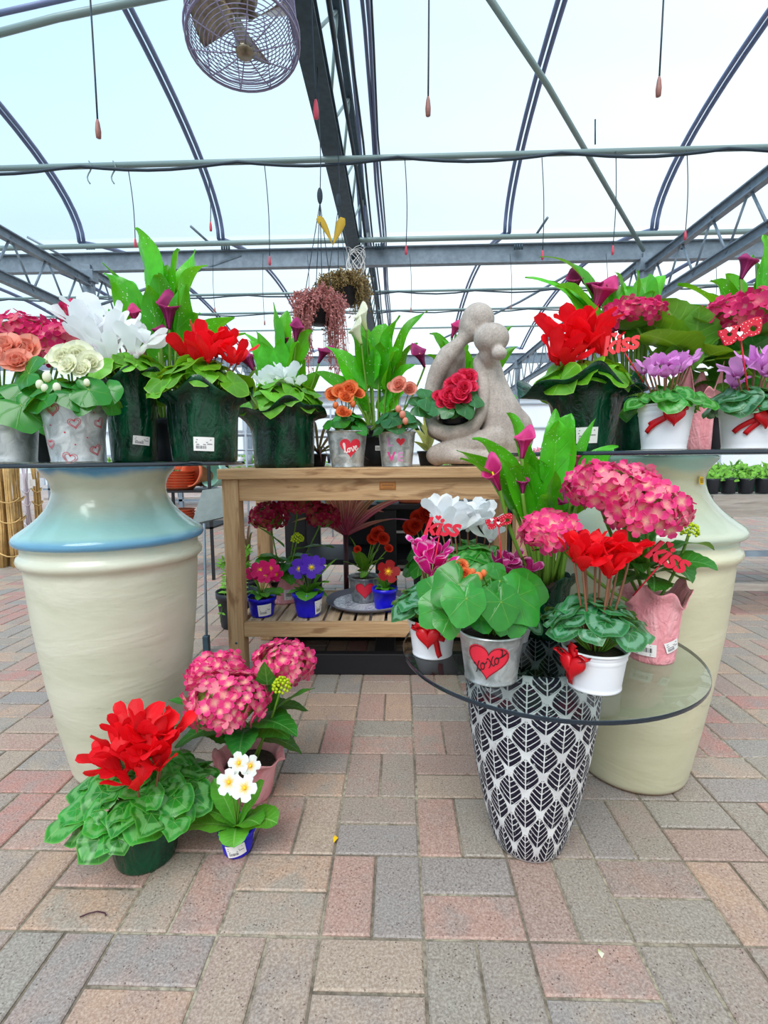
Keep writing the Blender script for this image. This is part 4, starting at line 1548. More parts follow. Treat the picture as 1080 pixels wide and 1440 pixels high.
def glass_top(px, Y, r, zt, label, th=.012, name='glass_tabletop', p=None):
    p = p or at(px, 744, Y)
    mb = MB()
    mb.lathe([(.001, 0), (r * .5, 0), (r - .004, 0), (r - .0006, .0016)], 96)
    mb.lathe([(r - .0006, th - .0016), (r - .004, th), (r * .5, th), (.001, th)], 96)
    o = mb.build(name, M['glass'], weld=True)
    o.location = (p.x, Y, zt - th)
    e = MB(); e.lathe([(r - .0006, .0016), (r, .003), (r, th - .003), (r - .0006, th - .0016)], 96)
    e.build('glass_edge', M['glass_edge'], o)
    tag(o, label, 'table top')
    return o
ZL = .912; ZR = .929; ZM = .481
GL = glass_top(156, 1.42, .385, ZL, 'round glass top resting on the blue-banded urn')
GR = glass_top(904, 1.42, .385, ZR, 'round glass top resting on the cream urn')
GL['group'] = GR['group'] = 'round glass tops on tall urns'
pv = at(745, 1000, 1.13)
GM = glass_top(0, 1.12, .325, ZM, 'low round glass top resting on the black and white leaf vase', p=V((pv.x + .026, 1.12, 0)))
# carved vase
mb = MB()
hv = ZM - .012
vp = [(.001, 0), (.068, 0), (.076, .003), (.083, .014), (.094, .05), (.108, .105), (.122, .17), (.134, .24), (.144, .31), (.1505, .37), (.153, .42), (.151, .455), (.146, hv - .004), (.142, hv), (.132, hv - .002), (.128, hv - .02), (.13, hv - .1)]
mb.lathe(vp, 96)
o = mb.build('leaf_pattern_vase', M['vase'], weld=True); o.location = (pv.x, 1.12, 0); o.rotation_euler = (0, 0, math.radians(4))
tag(o, 'black and white vase carved with rows of leaves, standing on the pavers', 'vase')

# ------------------------------------------------------------------ teak potting bench
pl = at(313, 700, 1.98); BX0 = pl.x; BX1 = BX0 + 1.24; BY0 = 1.97; BY1 = 2.50; BZ = .880
bench = thing('wooden_bench', 'weathered wooden bench with slatted lower shelf behind the urns', 'bench', (BX0, BY0, 0))
def bpart(name, a, b, mat='wood', bevel=.004, grain=None):
    mb = MB(); o_ = V((BX0, BY0, 0))
    mb.box(V(a) - o_, V(b) - o_, r=U(0, 1), grain=grain)
    return mb.build(name, M[mat], bench, smooth=False, bevel=bevel)
nb = 5
for k in range(nb):
    y = BY0 - .012 + (BY1 - BY0 + .024) * k / nb
    bpart('top_board', (BX0 - .012, y, BZ - .042), (BX1 + .012, y + (BY1 - BY0 + .024) / nb - .004, BZ))
LW = .066
for xx in (BX0, BX1 - LW):
    for yy in (BY0 + .004, BY1 - LW):
        bpart('leg', (xx, yy, 0), (xx + LW, yy + LW, BZ - .042))
zr0 = at(400, 703, BY0).z
ap = bpart('apron', (BX0 + LW, BY0 + .012, BZ - .130), (BX1 - LW, BY0 + .036, BZ - .042), bevel=.002)
bpart('apron', (BX0 + LW, BY1 - .05, BZ - .130), (BX1 - LW, BY1 - .026, BZ - .042), bevel=.002)
for xx in (BX0 + .02, BX1 - .044): bpart('apron', (xx, BY0 + LW, BZ - .130), (xx + .024, BY1 - LW, BZ - .042), bevel=.002, grain=1)
SZ = .247
bpart('shelf_rail', (BX0 + LW, BY0 + .006, SZ - .062), (BX1 - LW, BY0 + .036, SZ))
bpart('shelf_rail', (BX0 + LW, BY1 - .04, SZ - .062), (BX1 - LW, BY1 - .012, SZ))
for xx in (BX0 + .015, BX1 - .045): bpart('shelf_rail', (xx, BY0 + LW, SZ - .062), (xx + .03, BY1 - LW, SZ - .01), grain=1)
ns = 17; wsl = (BX1 - BX0 - 2 * LW) / ns
for k in range(ns):
    x = BX0 + LW + wsl * k
    bpart('shelf_slat', (x + .006, BY0 + .036, SZ - .018), (x + wsl - .006, BY1 - .04, SZ - .002), 'wood_shelf', .002, grain=1)
mb = MB()
for q in (.09, .16): mb.ball((LW * .5, .003, q), .005, .003, .005, 10, 6)
mb.build('screw', M['steel_dark'], bench)
# engraved plate on the apron
pp = at(545, 683, BY0 + .011) - V((BX0, BY0, 0))
mb = MB(); mb.box(pp + V((-.033, -.002, -.016)), pp + V((.033, .001, .016)))
pt_ = mb.build('name_plate', M['brass'], bench, smooth=False, bevel=.001)
mb = MB(); q = Matrix.Translation(pp + V((0, -.0022, .002))) @ Matrix.Rotation(PI / 2, 4, 'X')
for k in range(13):
    x = -.021 + k * .0035; hh = (.0035, .005, .0028, .0045)[k % 4]
    mb.box(pp + V((x, -.0026, .0005 - hh * .3)), pp + V((x + .0016, -.002, .0005 + hh)))
for y in (.0125, -.0125): mb.box(pp + V((-.03, -.0026, y - .0006)), pp + V((.03, -.002, y + .0006)))
for x in (-.0295, .0285): mb.box(pp + V((x, -.0026, -.0125)), pp + V((x + .001, -.002, .0125)))
mb.box(pp + V((-.018, -.0026, -.0085)), pp + V((.018, -.002, -.0075)))
mb.build('engraving', M['brass_ink'], pt_, smooth=False)

# ------------------------------------------------------------------ black low platform and black display stand behind
p0 = at(345, 940, 2.0)
mb = MB()
plat = thing('black_platform', 'low black frame lying on the pavers under the bench', 'platform', (0, 2.03, 0))
def pb_(name, a, b, parent, mat='black', loc=(0, 0, 0)):
    mb = MB(); mb.box(V(a) - V(loc), V(b) - V(loc)); return mb.build(name, M[mat], parent, smooth=False, bevel=.004)
X0 = BX0 + .10; X1 = BX1 - .12
LP = (0, 2.03, 0)
pb_('front_board', (X0, 2.03, .0), (X1, 2.07, .092), plat, loc=LP)
pb_('back_board', (X0, 2.43, .0), (X1, 2.47, .092), plat, loc=LP)
for x in (X0 + .02, X0 + .5, X1 - .1): pb_('cross_board', (x, 2.07, .0), (x + .09, 2.43, .09), plat, loc=LP)
YS = 2.78
zt = at(560, 709, YS).z
LS = (at(440, 800, YS).x, YS, 0)
stand = thing('display_stand', 'black plastic plant stand with shelves behind the bench', 'display stand', LS)
SX0 = at(405, 900, YS).x; SX1 = at(742, 800, YS).x
for x in (SX0, at(540, 900, YS).x - .045, SX1 - .09):
    pb_('leg', (x, YS, 0), (x + .12, YS + .05, zt - .03), stand, loc=LS); pb_('leg', (x, YS + .5, 0), (x + .12, YS + .55, zt - .03), stand, loc=LS)
pb_('shelf', (SX0, YS - .01, zt - .03), (SX1, YS + .56, zt), stand, loc=LS)
pb_('shelf', (SX0, YS + .02, .31), (SX1, YS + .55, .34), stand, loc=LS)
pb_('back_panel', (at(474, 760, YS).x, YS + .52, .34), (SX1, YS + .54, zt - .03), stand, loc=LS)
def small_label(px, py, Y, w, h, label):
    p = at(px, py, Y); mb = MB(); mb.box((-w / 2, -.001, -h / 2), (w / 2, .001, h / 2))
    o = mb.build('shelf_label', M['label'], smooth=False); o.location = p; return tag(o, label, 'label', 'white labels on the black stand')
small_label(564, 748, YS + .3, .065, .016, 'upper blank white shelf label in the black stand')
small_label(566, 797, YS + .3, .065, .02, 'lower blank white shelf label in the black stand')
for o_ in [q for q in SC.objects if q.name.startswith('shelf_label')]:
    mb = MB(); mb.box((-.035, .0012, -.03 - (.03 if 'upper' in o_['label'] else 0)), (.035, .006, .03)); mb.build('label_holder', M['black'], o_, smooth=False)

def lathed(name, mat, prof, loc, label, cat, group=None, seg=40, rot=None):
    mb = MB(); mb.lathe(prof, seg); o = mb.build(name, M[mat], weld=True); o.location = loc
    if rot: o.rotation_euler = rot
    return tag(o, label, cat, group)
p = at(585, 698, YS + .12)
lathed('terracotta_pot', 'terracotta', [(.001, 0), (.1, 0), (.105, .01), (.125, .1), (.135, .1), (.137, .135), (.128, .136), (.12, .1), (.1, .02), (.001, .015)], (p.x, p.y, zt + .001), 'terracotta pot under the bench top, on the black stand', 'pot')
p = at(541, 698, YS + .12)
lathed('glazed_pot', 'aqua_pot', [(.001, 0), (.05, 0), (.055, .01), (.066, .09), (.07, .1), (.066, .1), (.055, .04), (.001, .03)], (p.x, p.y, zt + .001), 'small aqua glazed pot on the black stand', 'pot')

# ------------------------------------------------------------------ sign stand with slate board
b = atz(291, 918, 0)
ss = thing('sign_stand', 'slim grey pole stand with a tilted slate board between urn and bench', 'sign stand', b)
mb = MB(); d = at(287, 736, b.y + .02) - b; mb.tube([V((0, 0, 0)), d * .5, d], .0065, 8); mb.build('pole', M['steel'], ss)
mb = MB(); mb.box((-.014, -.014, 0), (.014, .014, .085)); mb.build('foot', M['steel_dark'], ss, smooth=False, bevel=.003)
mb = MB()
c4 = [at(270, 738, b.y + .02) - b, at(322, 726, b.y + .02) - b, at(330, 684, b.y + .16) - b, at(285, 690, b.y + .16) - b]
n = len(mb.v)
for q in c4: mb.v.append(tuple(q))
mb.face([0, 1, 2, 3], [(0, 0), (1, 0), (1, 1), (0, 1)]); mb.build('board', M['slate'], ss, smooth=False, solid=.008)
# ------------------------------------------------------------------ potted plants
def spot(cx, ytop, wtop, wbot, Y, zb):
    p = at(cx, ytop, Y); base = V((p.x, Y, zb))
    return base, Pot(wid(wbot, base) / 2, wid(wtop, p) / 2, p.z - zb)


def LOC(base):
    return lambda px, py, dy=0.0: at(px, py, base.y + dy) - base


def add_label(root, P, base, du, zf, w, h, rot=0.0, bars=False, eps=.003):
    price_label(root, P, front_angle(base) + math.asin(du), P.h * zf, w, h, rot, bars, eps)


def cyclamen(root, P, base, flowers, fmat, leafmat='cyc_leaf', Rc=.13, H=.05, n=40, lr=.036, fsize=.05, cup=.2, ruffle=.1, low=-.4, rise=.02, stem='stem_red', dcs=(0, 0), soilz=.85, tilt=.7):
    L = LOC(base)
    soil(root, P.rad(P.h * soilz) - .004, P.h * soilz)
    fol = MB(); st = MB()
    c = V((dcs[0], dcs[1], P.h + rise))
    crown(fol, st, c, Rc, H, n, lr, 'heart', cup, ruffle, low, base=V((0, 0, P.h * soilz)), tilt=tilt)
    fol.build('foliage', M[leafmat], root)
    fs = MB()
    for f in flowers:
        px, py, dy = f[:3]; s = fsize * (f[3] if len(f) > 3 else 1)
        p = L(px, py, dy)          # middle of the flower
        foot = p - Z * s * .42
        mk_cyclamen_flower(foot, s, M[fmat], root)
        q = V((p.x * .2, p.y * .2, P.h * soilz))
        fs.tube(bez(q, V((foot.x * .8, foot.y * .8, (foot.z + q.z) / 2 + .02)), foot, 7), .0022, 6)
    st.build('leaf_stalks', M['stem'], root)
    if fs.v: fs.build('flower_stalks', M[stem], root)


def begonia(root, P, base, blooms, fmat, leafmat='beg_leaf', Rc=.09, H=.04, n=22, lr=.036, bsize=.022, buds=(), budmat=None, big=(), low=-.5, rise=.02, soilz=.85):
    L = LOC(base)
    soil(root, P.rad(P.h * soilz) - .004, P.h * soilz)
    fol = MB(); st = MB()
    b0 = V((0, 0, P.h * soilz))
    crown(fol, st, V((0, 0, P.h + rise)), Rc, H, n, lr, 'begonia', .15, .06, low, base=b0)
    for (px, py, dy, s, tx, tz) in big:
        p = L(px, py, dy)
        nrm = V((tx * .5, -1, .55)); disc_leaf(fol, p, nrm, V((tx, -.2, tz)), s, 'begonia', .12, .05, 4, r=U(.35, .8), nr=5, na=26)
        st.tube(bez(b0, V((p.x * .4, p.y * .4, p.z * .7 + b0.z * .3)), p, 6), .0032, 6)
    fol.build('foliage', M[leafmat], root)
    for f in blooms:
        px, py, dy = f[:3]; s = bsize * (f[3] if len(f) > 3 else 1)
        p = L(px, py, dy)
        mb = MB(); mk_rose(mb, p, V((U(-.5, .5), -1, U(.2, .9))), s, layers=4)
        mb.build('flower', M[fmat], root)
        st.tube(bez(b0, V((p.x * .5, p.y * .5, p.z * .6 + b0.z * .4)), p, 6), .0024, 5)
    for f in buds:
        p = L(*f[:3]); mb = MB(); s = f[3] if len(f) > 3 else .007
        mb.ball(p, s, s * .8, s * 1.25, 10, 7, r=U(0, 1)); mb.build('bud', M[budmat or fmat], root)
        st.tube([V((p.x * .6, p.y * .6, p.z * .8 + b0.z * .2)), p], .0016, 5)
    st.build('stems', M['stem'], root)


def hydrangea(root, P, base, heads, hmat, leaves=(), auto=10, Lf=.11, Wf=.085, leafmat='hyd_leaf', fs=.0155, buds=(), stemz=None, autoz=.05, elr=(-.1, .5)):
    L = LOC(base)
    soil(root, P.rad(P.h * .8) - .006, P.h * .8)
    fol = MB(); st = MB()
    b0 = V((0, 0, P.h * .8))
    for (px, py, dy, rx, rz, *n) in heads:
        c = L(px, py, dy)
        mk_hydrangea_head(root, c, rx, rz, M[hmat], n=n[0] if n else 85, fs=fs)
        st.tube(bez(b0 + V((c.x * .15, c.y * .15, 0)), V((c.x * .6, c.y * .6, c.z * .6)), c, 8), .0036, 6)
    for (px, py, dy, s) in buds:
        c = L(px, py, dy); mb = MB()
        for i in range(46):
            zc = 1 - 1.5 * (i + .5) / 46; q = math.sqrt(max(0, 1 - zc * zc)); a = i * 2.4
            mb.ball(c + V((q * math.cos(a), q * math.sin(a), zc)) * s * U(.8, 1), s * .17, seg=6, rings=4, r=U(0, 1))
        mb.build('flower_bud', M['lime'], root)
        st.tube(bez(b0, V((c.x * .6, c.y * .6, c.z * .6)), c, 8), .003, 6)
    for (bx, by, tx, ty, dyb, dyt, W, *sh) in leaves:
        tip_leaf(fol, L(bx, by, dyb), L(tx, ty, dyt), W, arch=sh[0] if sh else .15, face=sh[1] if len(sh) > 1 else None)
    for i in range(auto):
        az = i * 2.4; z = P.h + autoz + U(-.02, .05)
        hyd_leaf(fol, V((0, 0, z)), az, U(*elr), Lf * U(.8, 1.15), Wf * U(.85, 1.1), U(.5, 1.1), stems=st)
    fol.build('foliage', M[leafmat], root)
    st.build('stems', M['stem'], root)


def calla(root, P, base, tips, flowers, leafmat='calla_leaf', Wl=.07, start=.34, cz=.85, extra=0, fmat='calla_p', spread=.3, soil_=True, hmax=.3):
    L = LOC(base)
    if soil_: soil(root, P.rad(P.h * cz) - .004, P.h * cz)
    fol = MB(); st = MB()
    for t in tips:
        px, py, dy = t[:3]; W = Wl * (t[3] if len(t) > 3 else 1)
        tip = L(px, py, dy)
        b = V((max(-.03, min(.03, tip.x * spread)), max(-.03, min(.03, tip.y * .3)), P.h * cz))
        calla_leaf(fol, b, tip, W, stems=st, start=start)
    for i in range(extra):
        az = i * 2.4 + 1; b = rad_dir(az) * .02 + Z * P.h * cz
        hh = hmax * U(.45, .85); rr = hh * U(.35, .8)
        calla_leaf(fol, b, b + rad_dir(az) * rr + Z * hh, Wl * U(.7, .95), stems=st, start=start)
    fol.build('foliage', M[leafmat], root)
    for f in flowers:
        px, py, dy, s = f[:4]; mt = f[4] if len(f) > 4 else fmat
        dx = f[5] if len(f) > 5 else U(-.3, .3); mo = f[6] if len(f) > 6 else None
        c = L(px, py, dy)
        axd = V((dx, U(-.25, .1), 1)).normalized()
        foot = c - axd * s * .5
        mk_calla(foot, foot + axd, s, M[mt], root, mo)
        b = V((foot.x * .2, foot.y * .2, P.h * cz))
        st.tube(bez(b, V((foot.x * .7, foot.y * .7, foot.z * .6)), foot, 8) + [foot + axd * s * .05], .0045, 7)
    st.build('stems', M['stem'], root)


def primula(root, P, base, blooms, pmat, leaves, auto=6, bs=.021, r0=0.0, Ll=.07, Wl=.04):
    L = LOC(base)
    soil(root, P.rad(P.h * .85) - .003, P.h * .85)
    fol = MB(); st = MB(); b0 = V((0, 0, P.h * .9))
    for (tx, ty, dy, W, ar) in leaves:
        tip_leaf(fol, b0, L(tx, ty, dy), W, shape='oblong', arch=ar, serr=.05, m=6)
    for i in range(auto):
        az = i * 2.4 + r0
        ribbon_leaf(fol, arc_pts(b0, az, U(.3, .9), Ll * U(.8, 1.1), U(.8, 1.5), 10), Wl * U(.8, 1.1), 'oblong', rad_dir(az).cross(Z), fold=.2, wave=.07, wfreq=2, r=U(.2, .7), m=6)
    fol.build('foliage', M['prim_leaf'], root)
    for f in blooms:
        px, py, dy = f[:3]; s = bs * (f[3] if len(f) > 3 else 1)
        nx = f[4] if len(f) > 4 else U(-.3, .3)
        p = L(px, py, dy); nrm = V((nx, -1, .55)).normalized()
        mb = MB(); mk_floret(mb, p, nrm, s, U(0, 1), four=5, cup=.18, w=1.12, m_=6)
        ob = mb.build('flower', M[pmat], root)
        e = MB(); e.ball(p + nrm * .0015, s * .16, seg=10, rings=6); e.build('eye', M['yellow'], ob)
        st.tube(bez(b0, V((p.x * .4, p.y * .4, p.z * .7 + b0.z * .3)), p, 6), .0018, 5)
    st.build('stems', M['stem'], root)


GP = 'foil-wrapped cyclamen pots'
# ================= left glass top
base, P = spot(3, 576, 112, 92, 1.20, ZL)
r = thing('potted_begonia', 'peach begonia in a plain tin bucket at the left end of the glass', 'potted plant', base)
bucket(r, P, M['tin'])
begonia(r, P, base, [(8, 494, 0, 1.3), (40, 497, .02, 1.25), (-18, 490, .02, 1.2), (26, 512, -.03), (-2, 510, -.03)], 'peach', leafmat='beg_leaf', Rc=.08, H=.035, n=16, lr=.04, bsize=.036, big=[(40, 540, -.05, .055, .7, -.1), (30, 570, -.08, .055, .8, -.5)])
base, P = spot(104, 569, 100, 76, 1.17, ZL)
r = thing('potted_begonia', 'cream begonia in a tin bucket printed with outlined hearts', 'potted plant', base)
bucket(r, P, M['tin'])
fa = front_angle(base)
mb = MB()
for du, zf, s, rt in ((-.62, .86, .030, -.1), (-.02, .64, .026, .15), (.74, .66, .026, .5), (.66, .2, .028, .35), (-.3, .06, .03, -.3), (.3, .97, .026, .2), (-.85, .3, .024, 0)):
    th = fa + math.asin(max(-.97, min(.97, du)))
    for q in (1, .72): decal_line(mb, P, [(x * q, y * q + (1 - q) * .03) for x, y in HEART], th, P.h * zf, s, .0011, 0, .0011, rt, True)
for du, zf in ((-.3, .95), (-.35, .5), (.55, .84), (.35, .42), (-.05, .3), (-.75, .62)):
    decal_poly(mb, P, [(math.cos(a) * .5, math.sin(a) * .5) for a in [k * PI / 5 for k in range(10)]], fa + math.asin(du), P.h * zf, .0035, 0, .0012)
mb.build('heart_print', M['heart_line'], r, smooth=False)
begonia(r, P, base, [(92, 505, -.02, 1.1), (112, 503, -.01, 1.25), (128, 512, -.02, 1), (78, 506, 0, .9), (100, 516, -.04, .9), (119, 521, -.04, .8)], 'cream', leafmat='beg_leaf', Rc=.085, H=.03, n=22, lr=.034, bsize=.030,
        buds=[(66, 530, -.05, .010), (56, 541, -.05, .009), (80, 545, -.06, .009), (63, 546, -.06, .008), (122, 538, -.06, .007)], big=[(40, 525, -.03, .045, -.8, .1), (60, 558, -.07, .045, -.8, -.3), (125, 548, -.06, .04, .8, .1), (152, 548, -.02, .035, .5, -.7), (120, 560, -.06, .035, .2, -.6)])
base, P = spot(183, 532, 78, 66, 1.38, ZL)
r = thing('potted_cyclamen', 'white cyclamen in a green foil sleeve behind the heart-printed bucket', 'potted plant', base, 0, GP)
wrapped_pot(r, P, M['green_wrap'], flare=.022, seed=11, lift=.012)
add_label(r, P, base, .3, .25, .042, .024, -.1)
cyclamen(r, P, base, [(118, 455, -.02, 1.2), (138, 442, .0, 1.3), (150, 462, -.03, 1.2), (112, 448, .03, 1), (165, 458, .0, 1.1), (130, 470, -.04, 1.1), (190, 478, -.03, 1.15), (152, 490, -.05, 1.05), (176, 470, .04, 1), (205, 470, .0, .8)], 'white', 'cyc_leaf_lime', Rc=.095, H=.04, n=30, lr=.037, fsize=.078, rise=.02, low=-.3)
base, P = spot(285, 556, 104, 92, 1.38, ZL)
r = thing('potted_cyclamen', 'red cyclamen in a green foil sleeve on the left glass top', 'potted plant', base, 0, GP)
wrapped_pot(r, P, M['green_wrap'], flare=.024, seed=5, lift=.016, biasaz=0.1, bias=.012)
add_label(r, P, base, -.03, .25, .05, .036, -.04)
cyclamen(r, P, base, [(266, 482, -.02, 1.0), (288, 472, .0, 1.1), (303, 482, -.02, 1.05), (276, 492, -.05, .95), (292, 490, -.06, 1), (334, 495, -.02, .9), (315, 478, .03, .85), (255, 488, .02, .8), (325, 500, -.04, .7)], 'red', 'cyc_leaf_lime', Rc=.13, H=.055, n=44, lr=.043, fsize=.07, rise=.035, low=-.5)
base, P = spot(238, 590, 70, 60, 1.60, ZL)
r = thing('potted_calla', 'tall calla lily with purple buds behind the red cyclamen on the left glass', 'potted plant', base)
plastic_pot(r, P, M['dark_pot'])
calla(r, P, base, [(189, 322, -.02, 1.25), (204, 333, .03, 1.15), (143, 370, -.02, .8), (146, 383, -.05, 1.2), (252, 350, -.02, 1.3), (276, 352, .04, 1.2), (291, 372, -.04, 1.3), (346, 470, .0, .9), (330, 446, -.03, 1.0), (152, 435, .05, .9), (222, 385, -.08, 1.1), (236, 372, .05, 1), (208, 400, -.1, 1.1), (262, 400, -.1, 1.1), (178, 395, .06, 1.0), (282, 440, -.05, .9), (310, 455, .05, .9)],
      [(189, 443, -.05, .07, 'calla_m', -.1), (237, 436, -.08, .11, 'calla_p', .1), (348, 507, -.1, .07, 'calla_p', -.6), (224, 468, -.08, .07, 'calla_p', -.1)], 'calla_leaf_speck', Wl=.085, start=.38)
base, P = spot(45, 590, 70, 60, 1.52, ZL)
r = thing('potted_hydrangea', 'deep pink hydrangea at the back left behind the tin buckets', 'potted plant', base)
plastic_pot(r, P, M['dark_pot'])
hydrangea(r, P, base, [(40, 472, -.02, .095, .055, 80), (78, 490, -.06, .07, .06, 60), (102, 440, .03, .03, .03, 22)], 'hyd_deep', auto=9, Lf=.11, autoz=-.03, fs=.021)

# ================= bench top
base, P = spot(398, 578, 92, 84, 2.17, BZ)
r = thing('potted_cyclamen', 'white cyclamen in a wide green foil sleeve on the bench', 'potted plant', base, 0, GP)
wrapped_pot(r, P, M['green_wrap'], flare=.05, seed=21, lift=.02, biasaz=PI, bias=.09, amp=.05)
cyclamen(r, P, base, [(377, 533, -.02, .9), (392, 526, .0, 1), (405, 524, -.03, 1.1), (412, 538, -.05, .9), (384, 541, -.06, .8), (368, 530, .02, .8)], 'white', 'cyc_leaf_lime', Rc=.17, H=.08, n=58, lr=.05, fsize=.085, rise=.05, low=-.5)
base, P = spot(398, 600, 50, 44, 2.42, BZ)
r = thing('potted_calla', 'purple calla lily behind the white cyclamen on the bench', 'potted plant', base)
plastic_pot(r, P, M['dark_pot'])
calla(r, P, base, [(384, 425, 0, .85), (404, 437, .03, .9), (349, 478, -.03, .9), (360, 466, .02, 1.1), (440, 466, -.04, 1.5), (455, 523, -.05, 1), (368, 480, -.06, 1.2), (420, 480, -.06, 1.0), (395, 475, -.05, 1.1), (345, 470, .04, .8), (430, 505, -.08, 1.1)],
      [(417, 464, -.05, .11, 'calla_p', .12), (454, 497, -.05, .1, 'calla_p', .5), (352, 505, -.05, .08, 'calla_p', -.5), (402, 478, .02, .09, 'calla_p', -.1)], 'calla_leaf', Wl=.10)
def tinpot(cx, yt, wt, wb, Y, zb, label, **kw):
    base, P = spot(cx, yt, wt, wb, Y, zb)
    r = thing('potted_begonia', label, 'potted plant', base)
    bucket(r, P, M['tin'])
    return r, P, base
r, P, base = tinpot(488, 607, 57, 44, 2.10, BZ, 'orange begonia in a tin bucket with the red love heart')
heart_print(r, P, front_angle(base) + .18, P.h * .52, .085, word_love(), rot=0, pen='script_white', outline=None, pen_w=.055, wrot=.25, wscale=.95)
begonia(r, P, base, [(478, 553, -.02, 1), (492, 549, -.01, 1.1), (486, 560, -.04, .9), (468, 556, .01, .9), (503, 555, .0, .8), (481, 580, -.08, .7), (488, 583, -.08, .6)], 'orange', 'beg_leaf', Rc=.085, H=.05, n=20, lr=.042, bsize=.038, rise=.03, low=-.3, buds=[(496, 568, -.05, .012), (472, 570, -.05, .012)])
r, P, base = tinpot(558, 608, 52, 42, 2.12, BZ, 'pale peach begonia in a tin bucket lettered LOVE in pink')
fa = front_angle(base)
for ch, du, zf, mi, sx in (('L', -.38, .70, 1, .05), ('V', -.30, .28, 0, .055), ('E', .18, .28, 1, .05)):
    vs, fs = text_mesh(ch, sx, 0, .0012)
    mb = MB(); b = 0
    for v in vs: mb.v.append(tuple(P.pt(fa + (du * P.r1 + v[0]) / P.rad(P.h * zf), P.h * zf + v[1], .0012)))
    for f in fs: mb.face([b + i for i in f], [(0, 0)] * len(f), 0, 0)
    mb.build('printed_letter', M['pale_print' if mi else 'heart_pink'], r, smooth=False)
mb = MB()
decal_poly(mb, P, HEART, fa + .2 * P.r1 / P.rad(P.h * .7), P.h * .70, .036, 0, .0012)
mb.build('heart_print', M['heart'], r, smooth=False)
begonia(r, P, base, [(562, 543, -.02, 1.1), (576, 548, .0, .9), (552, 546, .02, .8)], 'peach', 'beg_leaf_blue', Rc=.11, H=.05, n=24, lr=.045, bsize=.036, rise=.035, low=-.3, buds=[(560, 575, -.1, .012), (566, 583, -.1, .013), (570, 592, -.1, .012), (561, 598, -.1, .011)], big=[(600, 560, -.02, .055, .9, .2), (588, 570, -.02, .05, .6, .3)])
base, P = spot(530, 600, 54, 40, 2.36, BZ)
r = thing('potted_calla', 'ivory calla lily with speckled leaves behind the two bench buckets', 'potted plant', base)
plastic_pot(r, P, M['dark_pot'])
add_label(r, P, base, .1, .45, .032, .022, 0)
calla(r, P, base, [(561, 443, 0, 1.35), (541, 455, .04, 1.2), (493, 466, -.02, 1.0), (459, 486, -.03, 1.1), (440, 524, -.05, 1.0), (585, 511, -.06, 1.1), (601, 437, .02, .9), (516, 478, -.07, 1.2), (577, 540, -.06, .9), (587, 482, .04, 1.1), (535, 480, -.08, 1.2), (560, 490, -.08, 1.3), (480, 500, .05, 1), (508, 455, .05, 1.0), (470, 530, .0, 1.0)],
      [(509, 447, -.03, .12, 'calla_w', -.35, (-.8, -1, .3)), (501, 466, -.08, .12, 'calla_w', -.4, (-1, -.8, .3)), (591, 500, -.05, .11, 'calla_p', -.4)], 'calla_leaf_speck', Wl=.10, extra=3)
base, P = spot(655, 610, 50, 42, 2.48, BZ)
r = thing('potted_calla', 'calla lily behind the stone couple with one wine-red flower', 'potted plant', base)
plastic_pot(r, P, M['dark_pot'])
calla(r, P, base, [(604, 470, .02, 1), (622, 478, .0, .9), (722, 458, .02, .8), (728, 487, .0, .9), (655, 482, -.02, 1.2), (668, 500, -.03, 1.2), (640, 470, .03, .9), (728, 560, -.03, .9), (600, 500, .02, 1)], [(640, 462, -.02, .09, 'calla_m', .4)], 'calla_leaf_speck', Wl=.095)
# striped spider plant and small plum plant low between the buckets
base = V((at(602, 650, 2.42).x, 2.42, BZ)); P = Pot(.04, .05, .07)
r = thing('potted_spider_plant', 'yellow and green striped grassy plant beside the stone couple', 'potted plant', base)
plastic_pot(r, P, M['dark_pot'])
mb = MB(); L = LOC(base)
for k, (tx, ty, dy) in enumerate(((585, 590, -.05), (600, 560, 0), (612, 580, .05), (592, 570, .03), (620, 600, 0), (580, 620, -.06), (606, 600, -.06), (598, 540, .05), (613, 640, -.08), (575, 600, .02), (608, 565, -.04), (624, 630, 0))):
    tip = L(tx, ty, dy); b = V((0, 0, P.h)); ribbon_leaf(mb, bez(b, V((tip.x * .3, tip.y * .3, tip.z * .9)), tip, 10), .030, 'strapp', V((1, .3, 0)), fold=.3, r=U(.3, .9))
mb.build('foliage', M['spider_leaf'], r)
base = V((at(448, 650, 2.36).x, 2.36, BZ)); P = Pot(.03, .04, .06)
r = thing('potted_dracaena', 'small plum-coloured strappy plant between the foil pot and love bucket', 'potted plant', base)
plastic_pot(r, P, M['dark_pot'])
mb = MB(); L = LOC(base)
for (tx, ty, dy) in ((425, 652, -.1), (440, 600, 0), (415, 630, -.05), (432, 648, -.12), (460, 640, -.1), (470, 600, .05), (452, 650, -.13), (520, 648, -.1), (512, 632, 0), (500, 610, .08)):
    tip = L(tx, ty, dy); b = V((0, 0, P.h)); ribbon_leaf(mb, bez(b, V((tip.x * .5, tip.y * .5, max(tip.z, .05) + .08)), tip, 10), .014, 'strapp', V((1, .3, 0)), fold=.2, r=U(.3, .9))
mb.build('foliage', M['plum_leaf'], r)

